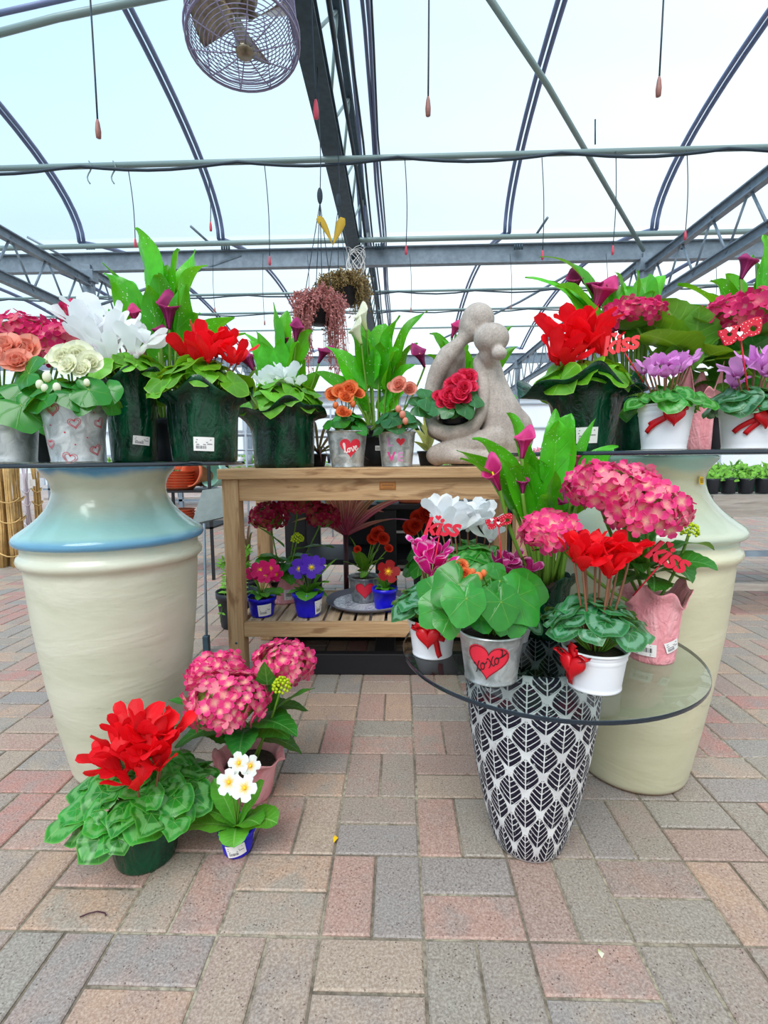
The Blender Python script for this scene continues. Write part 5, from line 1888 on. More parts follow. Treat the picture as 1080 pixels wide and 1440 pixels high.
# ================= stone couple
base = V((at(671, 652, 2.17).x, 2.17, BZ)); L = LOC(base)
mb = MB()
def chain(pts, n=10, flat=1.0):
    """spheres along a smooth path: (px, py, depth, radius in photo pixels)"""
    q = smooth4(pts, n)
    for (x, y, dy, rp) in q:
        c = L(x, y, dy); rr = rp / F * 2.17
        mb.ball(c, rr, rr * flat, rr, 14, 9)
def smooth4(pts, n):
    out = []; m = len(pts)
    for i in range(m - 1):
        p0 = pts[max(0, i - 1)]; p1 = pts[i]; p2 = pts[i + 1]; p3 = pts[min(m - 1, i + 2)]
        for k in range(n):
            t = k / n
            out.append(tuple(.5 * (2 * p1[a] + (p2[a] - p0[a]) * t + (2 * p0[a] - 5 * p1[a] + 4 * p2[a] - p3[a]) * t * t + (-p0[a] + 3 * p1[a] - 3 * p2[a] + p3[a]) * t ** 3) for a in range(4)))
    out.append(tuple(pts[-1])); return out
# taller figure: head, neck, long curved back that sweeps down to the knee
mb.ball(L(672, 450, .02), .070, .068, .070, 28, 20)
mb.ball(L(664, 459, .02), .058, .058, .064, 20, 14)
chain([(656, 470, .02, 12), (648, 480, .02, 9), (640, 489, .02, 11), (630, 500, .03, 14)], 12)
chain([(632, 498, .03, 13), (618, 518, .04, 13), (608, 545, .05, 11), (605, 570, .05, 10), (606, 590, .03, 9), (612, 606, .0, 9)], 12)
chain([(628, 508, .06, 17), (630, 530, .10, 18), (624, 555, .12, 16), (616, 580, .10, 13)], 14)
chain([(640, 502, .05, 13), (636, 520, .08, 12), (628, 545, .10, 11), (620, 570, .10, 11), (618, 592, .07, 10)], 12)
chain([(645, 495, .05, 9), (648, 515, .08, 7), (642, 540, .10, 7), (634, 565, .11, 7)], 10)
chain([(626, 515, .09, 13), (616, 545, .10, 12), (612, 575, .09, 11)], 10)
# lap: the bowl of arms
chain([(607, 590, .0, 7), (612, 603, -.03, 10), (630, 609, -.05, 10.5), (652, 606, -.06, 10), (668, 596, -.06, 9), (677, 578, -.05, 8.5), (680, 555, -.04, 8.5), (678, 530, -.02, 9), (674, 512, .0, 9.5), (678, 503, .02, 9)], 12)
chain([(612, 605, .05, 12), (635, 612, .05, 14), (660, 605, .05, 14)], 10)
# shorter figure: head, bun, back, hips, folded legs
mb.ball(L(691, 476, -.055), .073, .066, .062, 28, 20)
mb.ball(L(702, 497, -.10), .032, .03, .028, 18, 12)
chain([(686, 488, -.05, 12), (686, 502, -.03, 12), (688, 515, .02, 16), (692, 540, .02, 20), (698, 565, .02, 25), (704, 590, .02, 32), (706, 610, .02, 35), (708, 622, .02, 33)], 12)
chain([(716, 585, .02, 18), (726, 600, .02, 22), (729, 616, .02, 21), (724, 630, .02, 20)], 10)
chain([(700, 618, -.03, 22), (675, 624, -.05, 17), (650, 628, -.05, 14), (628, 634, -.04, 13)], 12)
chain([(622, 634, -.03, 12), (611, 640, -.02, 12), (616, 646, -.02, 10)], 10)
chain([(612, 641, -.01, 12), (640, 642, -.08, 10.5), (670, 643, -.08, 10), (700, 642, -.06, 11), (725, 638, -.0, 12)], 12)
chain([(615, 640, .05, 13), (650, 640, .06, 13), (690, 638, .06, 16), (725, 634, .05, 15)], 10)
zmin = 0.0
mb.v = [(x, y, max(z, .0)) for x, y, z in mb.v]
st_ = mb.build('stone_sculpture', M['stone']); st_.location = base
tag(st_, 'grey abstract stone sculpture of an embracing couple on the bench', 'sculpture')
m_ = st_.modifiers.new('remesh', 'REMESH'); m_.mode = 'VOXEL'; m_.voxel_size = .005; m_.use_smooth_shade = True
m_ = st_.modifiers.new('smooth', 'SMOOTH'); m_.factor = .6; m_.iterations = 10
base = V((at(640, 590, 2.15).x, 2.155, at(640, 598, 2.155).z)); P = Pot(.05, .06, .03)
r = thing('potted_begonia', 'rose-red begonia held in the lap of the stone couple', 'potted plant', base)
plastic_pot(r, P, M['dark_pot'])
begonia(r, P, base, [(652, 532, -.05, 1.15), (636, 543, -.06, 1.1), (648, 550, -.09, 1.2), (628, 558, -.07, 1.1), (660, 545, -.06, 1.05), (640, 562, -.1, 1.0), (622, 566, -.07, .9), (634, 553, -.08, 1), (655, 560, -.08, .8), (660, 530, -.04, 1), (644, 536, -.08, 1), (652, 545, -.1, 1), (630, 568, -.08, 1), (616, 558, -.05, .8), (645, 556, -.11, 1)], 'rose', 'beg_leaf_blue', Rc=.07, H=.03, n=16, lr=.04, bsize=.034, rise=.03, low=-.2, big=[(613, 574, -.08, .04, -.9, -.1), (655, 573, -.10, .042, .5, -.5), (668, 562, -.08, .035, .8, .2), (630, 579, -.11, .03, -.2, -.7), (667, 550, -.02, .04, .9, .1), (605, 580, -.05, .03, -1, -.2)])
# ================= right glass top
base, P = spot(823, 545, 104, 78, 1.36, ZR)
r = thing('potted_cyclamen', 'red cyclamen in a flaring green foil sleeve on the right glass top', 'potted plant', base, 0, GP)
wrapped_pot(r, P, M['green_wrap'], flare=.045, seed=31, lift=.02, biasaz=PI, bias=.035, amp=.04)
add_label(r, P, base, .1, .24, .05, .04, .02)
cyclamen(r, P, base, [(790, 462, -.02, 1.2), (784, 490, -.04, 1.1), (812, 452, 0, 1.1), (828, 465, -.02, 1.2), (838, 452, .02, 1), (848, 480, -.04, 1), (818, 480, -.05, .9), (800, 500, -.06, .8)], 'red', 'cyc_leaf_lime', Rc=.125, H=.035, n=34, lr=.046, fsize=.072, rise=.02, low=-.4)
pp_ = base + V((.02, -.07, P.h + .01))
pick('kiss', 'coral kiss pick leaning beside the red cyclamen on the right glass', at(905, 538, 1.22), at(871, 484, 1.20), .058, 'pick_coral', .22, 0, 'kiss picks')

def white_bucket(cx, yt, wt, wb, Y, zb, label, name='potted_cyclamen', tilt=None):
    base, P = spot(cx, yt, wt, wb, Y, zb)
    r = thing(name, label, 'potted plant', base, 0, 'cyclamens in white buckets')
    bucket(r, P, M['white_metal'], rings=(.90, .80), seg=64)
    return r, P, base
r, P, base = white_bucket(936, 570, 80, 62, 1.20, ZR, 'lilac cyclamen in a white bucket with ruffled red heart ribbon')
cyclamen(r, P, base, [(912, 512, -.02), (925, 507, .0), (938, 506, -.02), (950, 503, .01), (963, 506, -.01), (972, 503, .02), (920, 522, -.04, .8), (935, 522, -.04, .85), (948, 520, -.04, .8), (905, 518, .02, .9), (956, 514, -.03, .9)], 'lilac', 'cyc_leaf', Rc=.085, H=.025, n=30, lr=.030, fsize=.036, rise=.01, low=-.45)
ribbon_bow(r, P, front_angle(base) + .28, P.h * .82, .044, tails=((-.045, -.028), (-.055, -.045)), strap=(.03, .01))
r, P, base = white_bucket(1056, 572, 94, 76, 1.20, ZR, 'lilac cyclamen in a white bucket at the right edge of the glass')
cyclamen(r, P, base, [(1038, 516, -.03, 1.1), (1062, 500, .0, 1.2), (1075, 505, -.02, 1.2), (1090, 500, .0, 1.1), (1033, 535, .0, .8), (1078, 515, -.04, 1)], 'lilac', 'cyc_leaf_dark', Rc=.09, H=.025, n=30, lr=.036, fsize=.045, rise=.012, low=-.45)
ribbon_bow(r, P, front_angle(base) + .42, P.h * .80, .046, tails=((-.03, -.045), (-.055, -.04)), strap=(.03, .008))
pick('hearts', 'red glitter pick with white hearts over the right-hand white bucket', at(1056, 580, 1.17), at(1040, 466, 1.13), .046, 'pick', .06, 0, 'glitter heart picks')
base, P = spot(985, 545, 44, 38, 1.46, ZR)
r = thing('potted_hydrangea', 'pink hydrangea in pink paper behind the lilac cyclamen bucket', 'potted plant', base)
wrapped_pot(r, P, M['pink_wrap'], flare=.015, seed=41, pleats=9, lift=.03, name='wrap')
X_ = V((1, 0, 0))
hydrangea(r, P, base, [(888, 445, .0, .078, .042, 70)], 'hyd_deep', leaves=[(975, 520, 930, 420, 0, -.03, .15, .15, X_), (975, 510, 985, 430, 0, -.05, .12, .2, X_), (960, 500, 880, 440, 0, -.04, .13, .2), (970, 500, 900, 470, 0, -.12, .15, .1), (985, 500, 1010, 470, 0, .0, .10, .2)], auto=7, Lf=.12, Wf=.1, leafmat='hyd_leaf_lime', fs=.019)
base, P = spot(1010, 560, 60, 54, 1.52, ZR)
r = thing('potted_hydrangea', 'large deep pink hydrangea at the right behind the glitter heart pick', 'potted plant', base)
plastic_pot(r, P, M['dark_pot'])
hydrangea(r, P, base, [(1052, 450, -.05, .135, .062, 130)], 'hyd_deep', leaves=[(1010, 520, 975, 445, 0, -.1, .11, .1), (1030, 510, 1090, 470, 0, -.1, .14, .1), (1010, 540, 1060, 500, 0, -.12, .12, .15)], auto=12, Lf=.13, Wf=.1, leafmat='hyd_leaf', fs=.022, autoz=.02)
base, P = spot(893, 560, 60, 54, 1.50, ZR)
r = thing('potted_calla', 'calla lily with mauve flowers between foil sleeve and white bucket', 'potted plant', base)
plastic_pot(r, P, M['green_pot'])
calla(r, P, base, [(758, 362, .15, .7), (738, 391, .12, .9), (787, 404, .1, .9), (865, 382, .08, .8), (895, 380, .0, .8), (912, 388, .1, 1), (780, 400, .05, 1.2), (936, 386, .1, .9), (850, 400, .08, .9), (905, 420, -.03, .9), (770, 395, .12, .7), (825, 410, .12, 1), (880, 405, .05, 1.1), (920, 410, .0, 1)],
      [(808, 398, .1, .085, 'calla_p', -.1), (846, 413, .04, .12, 'calla_m', .35, (-.6, -1, .2)), (835, 405, .08, .09, 'calla_p', -.15)], 'calla_leaf', Wl=.075, start=.4)
base, P = spot(1062, 585, 60, 54, 1.62, ZR)
r = thing('potted_calla', 'tall speckled calla lily at the right edge behind the hydrangea', 'potted plant', base)
plastic_pot(r, P, M['dark_pot'])
calla(r, P, base, [(1075, 330, -.05, 1.2), (1060, 358, -.03, 1.1), (952, 402, -.05, 1.4), (998, 396, .0, 1.2), (1005, 420, -.04, 1.2), (1095, 350, .0, 1.2), (950, 425, .0, 1.1), (1030, 400, .05, 1.1), (1020, 385, .1, .9), (985, 410, .06, 1), (1100, 400, 0, 1.2)],
      [(1050, 372, -.06, .09, 'calla_p', .35)], 'calla_leaf_speck', Wl=.085, start=.36, extra=4, hmax=.35)

# ================= low glass table
r, P, base = white_bucket(608, 868, 68, 54, 1.08, ZM, 'magenta cyclamen in a white bucket at the left rim of the low glass')
cyclamen(r, P, base, [(592, 772, -.01, 1), (603, 780, -.03, 1.15), (617, 785, -.03, 1.1), (606, 795, -.04, 1.05), (595, 762, .01, .9), (616, 768, .01, .95)], 'magenta', 'cyc_leaf_dark', Rc=.082, H=.035, n=28, lr=.032, fsize=.046, rise=.03, low=-.15, tilt=.6, dcs=(0, .01))
ribbon_bow(r, P, front_angle(base) - .15, P.h * .84, .050, tails=((.030, -.060), (.036, -.02), (-.04, .004)), strap=(-.03, .01))
pick('kiss', 'red kiss pick above the magenta cyclamen on the low glass', at(600, 850, 1.06), at(620, 742, 1.04), .052, 'pick_kiss', -.06, 0, 'kiss picks')
r, P, base = white_bucket(716, 872, 66, 52, 1.17, ZM, 'wine and white-edged cyclamen in a white bucket behind the xoxo bucket')
cyclamen(r, P, base, [(705, 788, -.02, 1.1), (722, 783, .0, .9), (716, 798, -.04, 1), (744, 797, -.02, 1.0), (735, 792, .01, .9)], 'purple_cyc', 'cyc_leaf_dark', Rc=.075, H=.03, n=20, lr=.032, fsize=.042, rise=.015, low=-.35)
pick('hearts', 'red glitter pick with white hearts in the middle of the low glass', at(708, 840, 1.14), at(701, 733, 1.13), .031, 'pick', .0, 0, 'glitter heart picks')
base, P = spot(691, 884, 92, 72, .96, ZM)
r = thing('potted_begonia', 'begonia with orange buds in a tin bucket marked xoxo', 'potted plant', base)
bucket(r, P, M['tin'])
heart_print(r, P, front_angle(base) - .1, P.h * .50, .078, word_xoxo(), rot=-.08, wrot=.55, wscale=.82, pen_w=.022)
begonia(r, P, base, [(648, 796, -.02, .8), (655, 806, -.03, .7)], 'orange', 'beg_leaf', Rc=.055, H=.03, n=12, lr=.028, bsize=.018, rise=.03, low=-.2,
        buds=[(664, 805, -.02, .007), (672, 812, -.03, .009), (680, 806, -.02, .006), (670, 822, -.03, .006)],
        big=[(645, 822, -.05, .046, -.4, -.6), (655, 842, -.07, .042, .1, -.8), (705, 846, -.06, .042, .2, -.7), (728, 838, -.03, .05, .7, -.3), (738, 826, .0, .045, .8, .3), (690, 812, -.01, .03, .2, .6), (703, 816, -.02, .026, .6, .1), (618, 855, -.03, .038, -.3, -.8), (632, 870, -.05, .03, .3, -.7), (612, 835, .0, .035, -.8, .2), (725, 870, -.04, .03, .2, -.9)])
r, P, base = white_bucket(837, 908, 92, 75, .925, ZM, 'red cyclamen in a white bucket with heart charm, front of the low glass')
cyclamen(r, P, base, [(808, 770, -.01, 1.0), (823, 763, .0, 1.1), (838, 768, -.02, 1.1), (820, 782, -.03, 1), (862, 778, -.03, 1.1), (872, 765, .0, 1.1), (886, 768, -.01, .9), (857, 792, -.04, 1), (846, 760, .02, .9)], 'red', 'cyc_leaf_dark', Rc=.088, H=.042, n=36, lr=.032, fsize=.052, rise=.04, low=-.1, tilt=.5, dcs=(0, .015))
ribbon_bow(r, P, front_angle(base) - .62, P.h * .84, .052, tails=((-.022, -.05), (-.012, -.055), (.0, .03)), strap=(0, .02))
base, P = spot(920, 832, 84, 66, 1.06, ZM)
r = thing('potted_hydrangea', 'pink hydrangea in folded pink paper at the right of the low glass', 'potted plant', base)
wrapped_pot(r, P, M['pink_wrap'], flare=.012, seed=8, pleats=7, lift=.014, amp=.03)
add_label(r, P, base, -.28, .22, .045, .027, .02, True, .004)
add_label(r, P, base, .72, .30, .03, .024, .35, False, .004)
L = LOC(base)
hydrangea(r, P, base, [(868, 690, -.03, .072, .052, 80), (908, 718, -.08, .07, .055, 80), (835, 685, .0, .05, .045, 50), (772, 750, -.06, .052, .038, 64)], 'hyd',
          leaves=[(905, 800, 968, 760, 0, -.02, .075, .1), (900, 800, 835, 752, 0, -.05, .06, .15), (880, 790, 748, 775, 0, -.04, .07, .1), (910, 810, 960, 805, 0, -.05, .06, .2), (935, 800, 975, 815, 0, .02, .055, -.2), (895, 800, 905, 805, 0, -.09, .06, .3), (900, 800, 975, 775, 0, .05, .05, .1), (905, 790, 930, 740, 0, -.02, .08, .15), (900, 800, 870, 720, 0, 0, .07, .1)], auto=8, Lf=.085, Wf=.065, fs=.019, buds=[(970, 747, -.0, .019)])
pick('kiss', 'red kiss pick in the pink paper hydrangea on the low glass', at(890, 838, .98), at(938, 783, .95), .056, 'pick_kiss', -.45, 0, 'kiss picks')
base, P = spot(768, 812, 70, 54, 1.20, ZM)
r = thing('potted_calla', 'magenta calla lily with speckled leaves rising over the low glass', 'potted plant', base)
wrapped_pot(r, P, M['green_wrap'], flare=.01, seed=17, lift=.01)
calla(r, P, base, [(642, 634, -.05, .9), (664, 617, -.02, .9), (647, 645, -.08, .8), (803, 581, -.02, 1.5), (786, 592, -.05, 1.3), (712, 580, .0, .6), (838, 588, .0, .5), (870, 629, -.06, 1.1), (862, 640, -.02, 1.0), (780, 662, -.12, .8), (712, 655, -.08, .9), (722, 618, -.04, .9), (768, 695, -.12, .7), (748, 640, -.05, 1.2), (800, 655, -.02, 1.1), (835, 650, .04, 1), (782, 575, .06, .8), (700, 640, -.1, .8), (738, 650, -.08, .8)],
      [(737, 622, -.06, .075, 'calla_m', .1, (-.6, -1, .2)), (694, 668, -.08, .078, 'calla_m', -.45, (-.8, -1, .2)), (808, 644, -.03, .055, 'calla_m', -.1), (735, 680, -.07, .05, 'calla_p', 0), (786, 705, -.06, .06, 'calla_p', .6)], 'calla_leaf_speck', Wl=.062, start=.42, cz=.9)
base, P = spot(660, 850, 76, 60, 1.32, ZM)
r = thing('potted_cyclamen', 'white cyclamen at the back of the low glass under the bench edge', 'potted plant', base, 0, GP)
wrapped_pot(r, P, M['green_wrap'], flare=.02, seed=19, lift=.012)
cyclamen(r, P, base, [(618, 712, -.02, 1), (632, 722, -.04, 1.1), (645, 712, .0, 1.15), (640, 735, -.05, 1), (672, 718, -.01, 1.0), (684, 728, .0, 1), (690, 745, -.04, .9), (658, 728, -.03, 1), (622, 735, .0, .9)], 'white', 'cyc_leaf', Rc=.125, H=.07, n=48, lr=.042, fsize=.07, rise=.095, low=-.5)

# ================= bench shelf
def bluepot(cx, yt, wt, wb, Y, zb, label):
    base, P = spot(cx, yt, wt, wb, Y, zb)
    r = thing('potted_primula', label, 'potted plant', base, 0, 'primulas in blue pots')
    plastic_pot(r, P, M['blue']); return r, P, base
r, P, base = bluepot(368, 838, 40, 33, 2.08, SZ, 'magenta primula in a blue pot at the left of the slatted shelf')
add_label(r, P, base, .2, .42, .055, .05, .06)
primula(r, P, base, [(366, 802, -.04, 1), (380, 800, -.02, 1), (356, 806, 0, .8), (388, 808, .0, .8), (372, 810, -.05, .8)], 'prim_m', [(398, 834, -.03, .07, .3), (350, 800, .0, .05, .2), (375, 840, -.08, .05, .4), (352, 825, -.02, .045, .4)], bs=.040, Ll=.085, Wl=.045)
r, P, base = bluepot(433, 832, 43, 33, 2.08, SZ, 'violet primula in a blue pot on the slatted shelf')
add_label(r, P, base, .78, .45, .045, .06, .1)
primula(r, P, base, [(421, 800, -.04, 1), (438, 798, -.05, 1.1), (430, 792, .0, .9), (446, 794, .0, .9)], 'prim_p', [(430, 845, -.09, .10, .35), (474, 786, -.02, .11, .12), (408, 820, -.02, .06, .3), (462, 820, -.05, .07, .3)], bs=.042, Ll=.09, Wl=.05)
base, P = spot(400, 815, 46, 40, 2.30, SZ)
r = thing('potted_hydrangea', 'shaded pink hydrangea in pink paper at the back of the shelf', 'potted plant', base)
wrapped_pot(r, P, M['pink_wrap'], flare=.015, seed=55, pleats=8)
add_label(r, P, base, .3, .45, .05, .05, 0, True, .004)
hydrangea(r, P, base, [(378, 728, -.02, .085, .065, 80), (420, 708, -.02, .09, .06, 80), (455, 728, .02, .07, .06, 60)], 'hyd_shade', leaves=[(400, 770, 350, 735, 0, -.1, .08, .1), (400, 790, 365, 782, 0, -.1, .07, .2), (410, 775, 470, 770, 0, -.1, .1, .1), (415, 790, 460, 795, 0, -.12, .09, .2)], auto=20, Lf=.115, Wf=.10, fs=.020, buds=[(418, 758, -.14, .028)])
# tray with pot on it
tb = V((at(518, 850, 2.26).x, 2.25, SZ))
mb = MB(); rr = wid(118, tb) / 2
mb.lathe([(.001, 0), (rr * .75, 0), (rr * .86, .006), (rr, .022), (rr * 1.0, .028), (rr * .96, .027), (rr * .82, .010)], 64)
tr_ = mb.build('round_tray', M['plate_rim'], weld=True); tr_.location = tb
mb = MB(); mb.lathe([(rr * .82, .0105), (rr * .4, .0105), (.001, .0105)], 48); mb.build('patterned_base', M['tray'], tr_)
tag(tr_, 'round grey-rimmed tray with blue and white floral base on the shelf', 'tray')
base, P = spot(512, 810, 44, 34, 2.27, SZ + .011)
r = thing('potted_begonia', 'red begonia in a tin bucket with red heart on the round tray', 'potted plant', base)
bucket(r, P, M['tin_dark'])
heart_print(r, P, front_angle(base) + .05, P.h * .5, .085, None, fill='heart')
begonia(r, P, base, [(530, 752, -.03, 1.1), (538, 758, -.04, 1), (524, 758, -.03, .9), (534, 748, .0, .9), (546, 772, -.05, .7), (503, 773, -.04, .6)], 'scarlet', 'hyd_leaf_lime', Rc=.03, H=.02, n=3, lr=.02, bsize=.032, rise=.02)
fo = MB(); L = LOC(base)
for (tx, ty, dy, W) in ((492, 755, -.03, .06), (482, 790, -.05, .055), (540, 785, -.06, .06), (505, 775, -.1, .06), (535, 770, .02, .05), (495, 775, .05, .05)):
    tip_leaf(fo, V((0, 0, P.h + .02)), L(tx, ty, dy), W, arch=.15)
fo.build('foliage', M['hyd_leaf_lime'], r)
r, P, base = bluepot(541, 826, 34, 28, 2.16, SZ + .0, 'dark red primula in a blue pot beside the round tray')
primula(r, P, base, [(546, 804, -.05, 1.15)], 'prim_r', [(528, 812, -.03, .06, .2), (560, 815, 0, .05, .3), (535, 800, .02, .05, .2)], bs=.042, Ll=.06)
# red begonia half hidden at the right of the shelf
base, P = spot(602, 800, 44, 36, 2.3, SZ)
r = thing('potted_begonia', 'dark red begonia at the right of the shelf behind the kiss pick', 'potted plant', base)
plastic_pot(r, P, M['dark_pot'])
begonia(r, P, base, [(590, 730, 0, 1.2), (600, 724, 0, 1.2), (576, 744, 0, 1.1), (608, 740, 0, 1), (584, 740, -.03, 1)], 'scarlet', 'beg_leaf', Rc=.10, H=.07, n=26, lr=.045, bsize=.038, rise=.04)
# cordyline behind the bench
b = V((at(487, 815, 2.64).x, 2.64, 0)); P = Pot(.07, .09, .16)
r = thing('potted_cordyline', 'pink and wine striped cordyline on a slim trunk behind the bench', 'potted plant', b)
plastic_pot(r, P, M['dark_pot']); soil(r, .08, .14)
L = LOC(b); tp = L(486, 752, 0)
mb = MB(); mb.tube([V((0, 0, .14)), tp * .5 + V((0, 0, .05)), tp], .014, 10); mb.build('trunk', M['plum_leaf'], r)
mb = MB()
tips = [(430, 702, -.1), (448, 690, -.05), (462, 680, .0), (475, 672, .02), (488, 668, -.05), (500, 672, .03), (512, 678, -.03), (526, 688, .0), (548, 690, -.06), (592, 735, -.1), (420, 712, .05), (455, 700, -.15), (520, 700, -.15), (505, 690, .1), (470, 690, .1), (440, 740, -.1), (540, 720, .05), (478, 680, -.12), (496, 680, -.14), (580, 700, .05), (410, 735, 0), (530, 670, .1), (450, 670, .1)]
for tx, ty, dy in tips:
    tip = L(tx, ty, dy); hz = abs(tip.x - tp.x)
    c = tp.lerp(tip, .5) + Z * (.10 if hz > .12 else .02)
    ribbon_leaf(mb, bez(tp, c, tip, 12), .044, 'strapp', V((1, .2, 0)), fold=.3, r=U(.2, .9), m=4)
mb.build('foliage', M['cord_leaf'], r)
# dark strappy plant and fern beside the left leg
b = V((at(335, 830, 2.2).x - .0, 2.30, 0)); P = Pot(.09, .11, .2)
r = thing('potted_fern', 'light green feathery fern behind the left bench leg', 'potted plant', V((at(328, 830, 2.6).x, 2.66, 0)))
plastic_pot(r, P, M['dark_pot'])
mb = MB(); base = r.location.copy(); L = LOC(V(base))
for (tx, ty, dy) in ((308, 800, -.05), (318, 850, -.1), (310, 875, -.1), (330, 790, 0), (350, 800, .05), (344, 850, -.1), (322, 815, 0), (315, 830, .05), (352, 780, 0), (325, 770, .1), (345, 820, -.05)):
    tip = L(tx, ty, dy); c = V((tip.x * .4, tip.y * .4, max(tip.z, .3) + .12)); pts = bez(V((0, 0, .18)), c, tip, 14)
    for i in range(3, 14):
        for sg in (-1, 1):
            T = (pts[i] - pts[i - 1]).normalized(); S = T.cross(V((0, 1, 0))).normalized() * sg
            l = .035 * math.sin(PI * (i - 2) / 13) + .008
            ribbon_leaf(mb, [pts[i] + (S * .9 + T * .4) * l * t for t in (0, .35, .7, 1)], .012, 'lance', T, fold=.1, r=U(.3, .9), m=2)
    mb.tube(pts, .0015, 4)
mb.build('foliage', M['fern'], r)
r = thing('potted_dracaena', 'thin dark wine-leaved plant behind the left bench leg', 'potted plant', V((at(345, 830, 2.9).x, 2.95, 0)))
plastic_pot(r, P, M['dark_pot'])
base = V(r.location); L = LOC(base); mb = MB()
for (tx, ty, dy) in ((303, 815, -.1), (310, 745, 0), (325, 760, -.05), (345, 760, -.1), (352, 740, 0), (358, 750, -.1), (305, 780, 0), (340, 745, .1), (300, 700, 0), (356, 770, -.1)):
    tip = L(tx, ty, dy); ribbon_leaf(mb, bez(V((0, 0, .18)), V((tip.x * .3, tip.y * .3, tip.z * .9 + .1)), tip, 12), .016, 'strapp', V((1, .3, 0)), fold=.2, r=U(.2, .6), m=2)
mb.build('foliage', M['plum_leaf'], r)

# ================= on the pavers
base, P = spot(203, 1142, 112, 88, 1.055, 0)
r = thing('potted_cyclamen', 'large red cyclamen in a shiny green pot on the pavers', 'potted plant', base)
wrapped_pot(r, P, M['green_pot'], flare=.006, seed=3, pleats=18, lift=.006, amp=.01, name='pot')
cyclamen(r, P, base, [(165, 1045, -.02, 1.1), (180, 1030, .0, 1.1), (170, 1070, -.05, 1.1), (200, 1015, .0, 1.15), (215, 1022, .01, 1.1), (205, 1045, -.04, 1.15), (228, 1045, -.02, 1), (190, 1060, -.05, 1.1), (158, 1060, .01, 1), (222, 1062, -.05, 1), (192, 1090, -.08, .95), (240, 1020, .03, .9), (178, 1010, .03, .9)], 'red', 'cyc_leaf', Rc=.155, H=.065, n=84, lr=.040, fsize=.068, rise=.038, low=-.2, ruffle=.16, tilt=.45, dcs=(-.012, .018))
r, P, base = bluepot(333, 1160, 52, 42, 1.075, 0, 'white primula with yellow eyes in a blue pot on the pavers')
add_label(r, P, base, -.12, .42, .042, .030, .2)
primula(r, P, base, [(322, 1100, -.03, 1.15, -.1), (344, 1108, -.05, 1.15, .05), (336, 1073, .0, 1.0, 0), (352, 1077, .0, .95, .5)], 'prim_w', [(260, 1162, -.03, .085, .12), (328, 1192, -.07, .075, .35), (390, 1158, -.03, .085, .3), (372, 1098, .02, .06, .1), (300, 1095, .03, .07, .1), (365, 1160, -.05, .075, .3), (290, 1140, -.02, .07, .2)], bs=.023, auto=4, Ll=.055, Wl=.035)
base, P = spot(352, 1062, 82, 56, 1.27, 0)
r = thing('potted_hydrangea', 'pink hydrangea with lime bud in pink paper on the pavers', 'potted plant', base)
wrapped_pot(r, P, M['pink_wrap'], flare=.02, seed=61, pleats=8, lift=.012, amp=.02)
hydrangea(r, P, base, [(305, 948, .02, .072, .05, 88), (320, 985, -.07, .098, .07, 120), (398, 932, .04, .075, .055, 90)], 'hyd',
          leaves=[(380, 1000, 372, 930, -.03, -.06, .07, .05, X_), (385, 1000, 443, 968, -.02, -.05, .065, .1), (350, 1015, 418, 1035, -.03, -.10, .12, .25), (335, 1015, 246, 1052, -.02, -.08, .12, .22), (310, 1000, 236, 985, 0, .02, .06, .1), (345, 1025, 335, 1070, -.05, -.14, .09, .3), (380, 990, 435, 1000, 0, .04, .06, .1), (320, 1030, 245, 1020, 0, .0, .07, .15)], auto=8, Lf=.11, Wf=.09, fs=.019, autoz=.05, buds=[(396, 965, -.07, .024)])
# fallen leaf and twig on the pavers
p = atz(470, 1181, .004); mb = MB()
ribbon_leaf(mb, [V((0, .014, .001)), V((.003, .004, .004)), V((0, -.010, .001))], .012, 'ovate', V((1, 0, 0)), fold=.3, m=4)
o = mb.build('fallen_petal', M['yellow']); o.location = p; tag(o, 'small yellow petal fallen on the pavers in front of the bench', 'petal')
p = atz(132, 1286, .004); mb = MB(); mb.tube([V((-.025, -.006, 0)), V((-.01, .002, .001)), V((.005, .005, .002)), V((.02, .004, .0)), V((.026, -.002, 0))], .0014, 6)
o = mb.build('dry_twig', M['plum_leaf']); o.location = p; tag(o, 'short curved dark twig lying on the pink paver', 'twig')
p = atz(844, 1342, .003); mb = MB()
ribbon_leaf(mb, [V((0, .009, .001)), V((.002, .0, .003)), V((0, -.008, .001))], .011, 'round', V((1, 0, 0)), fold=.2, m=4)
o = mb.build('fallen_petal', M['cream']); o.location = p; tag(o, 'small cream petal fallen on the red paver in front of the vase', 'petal')

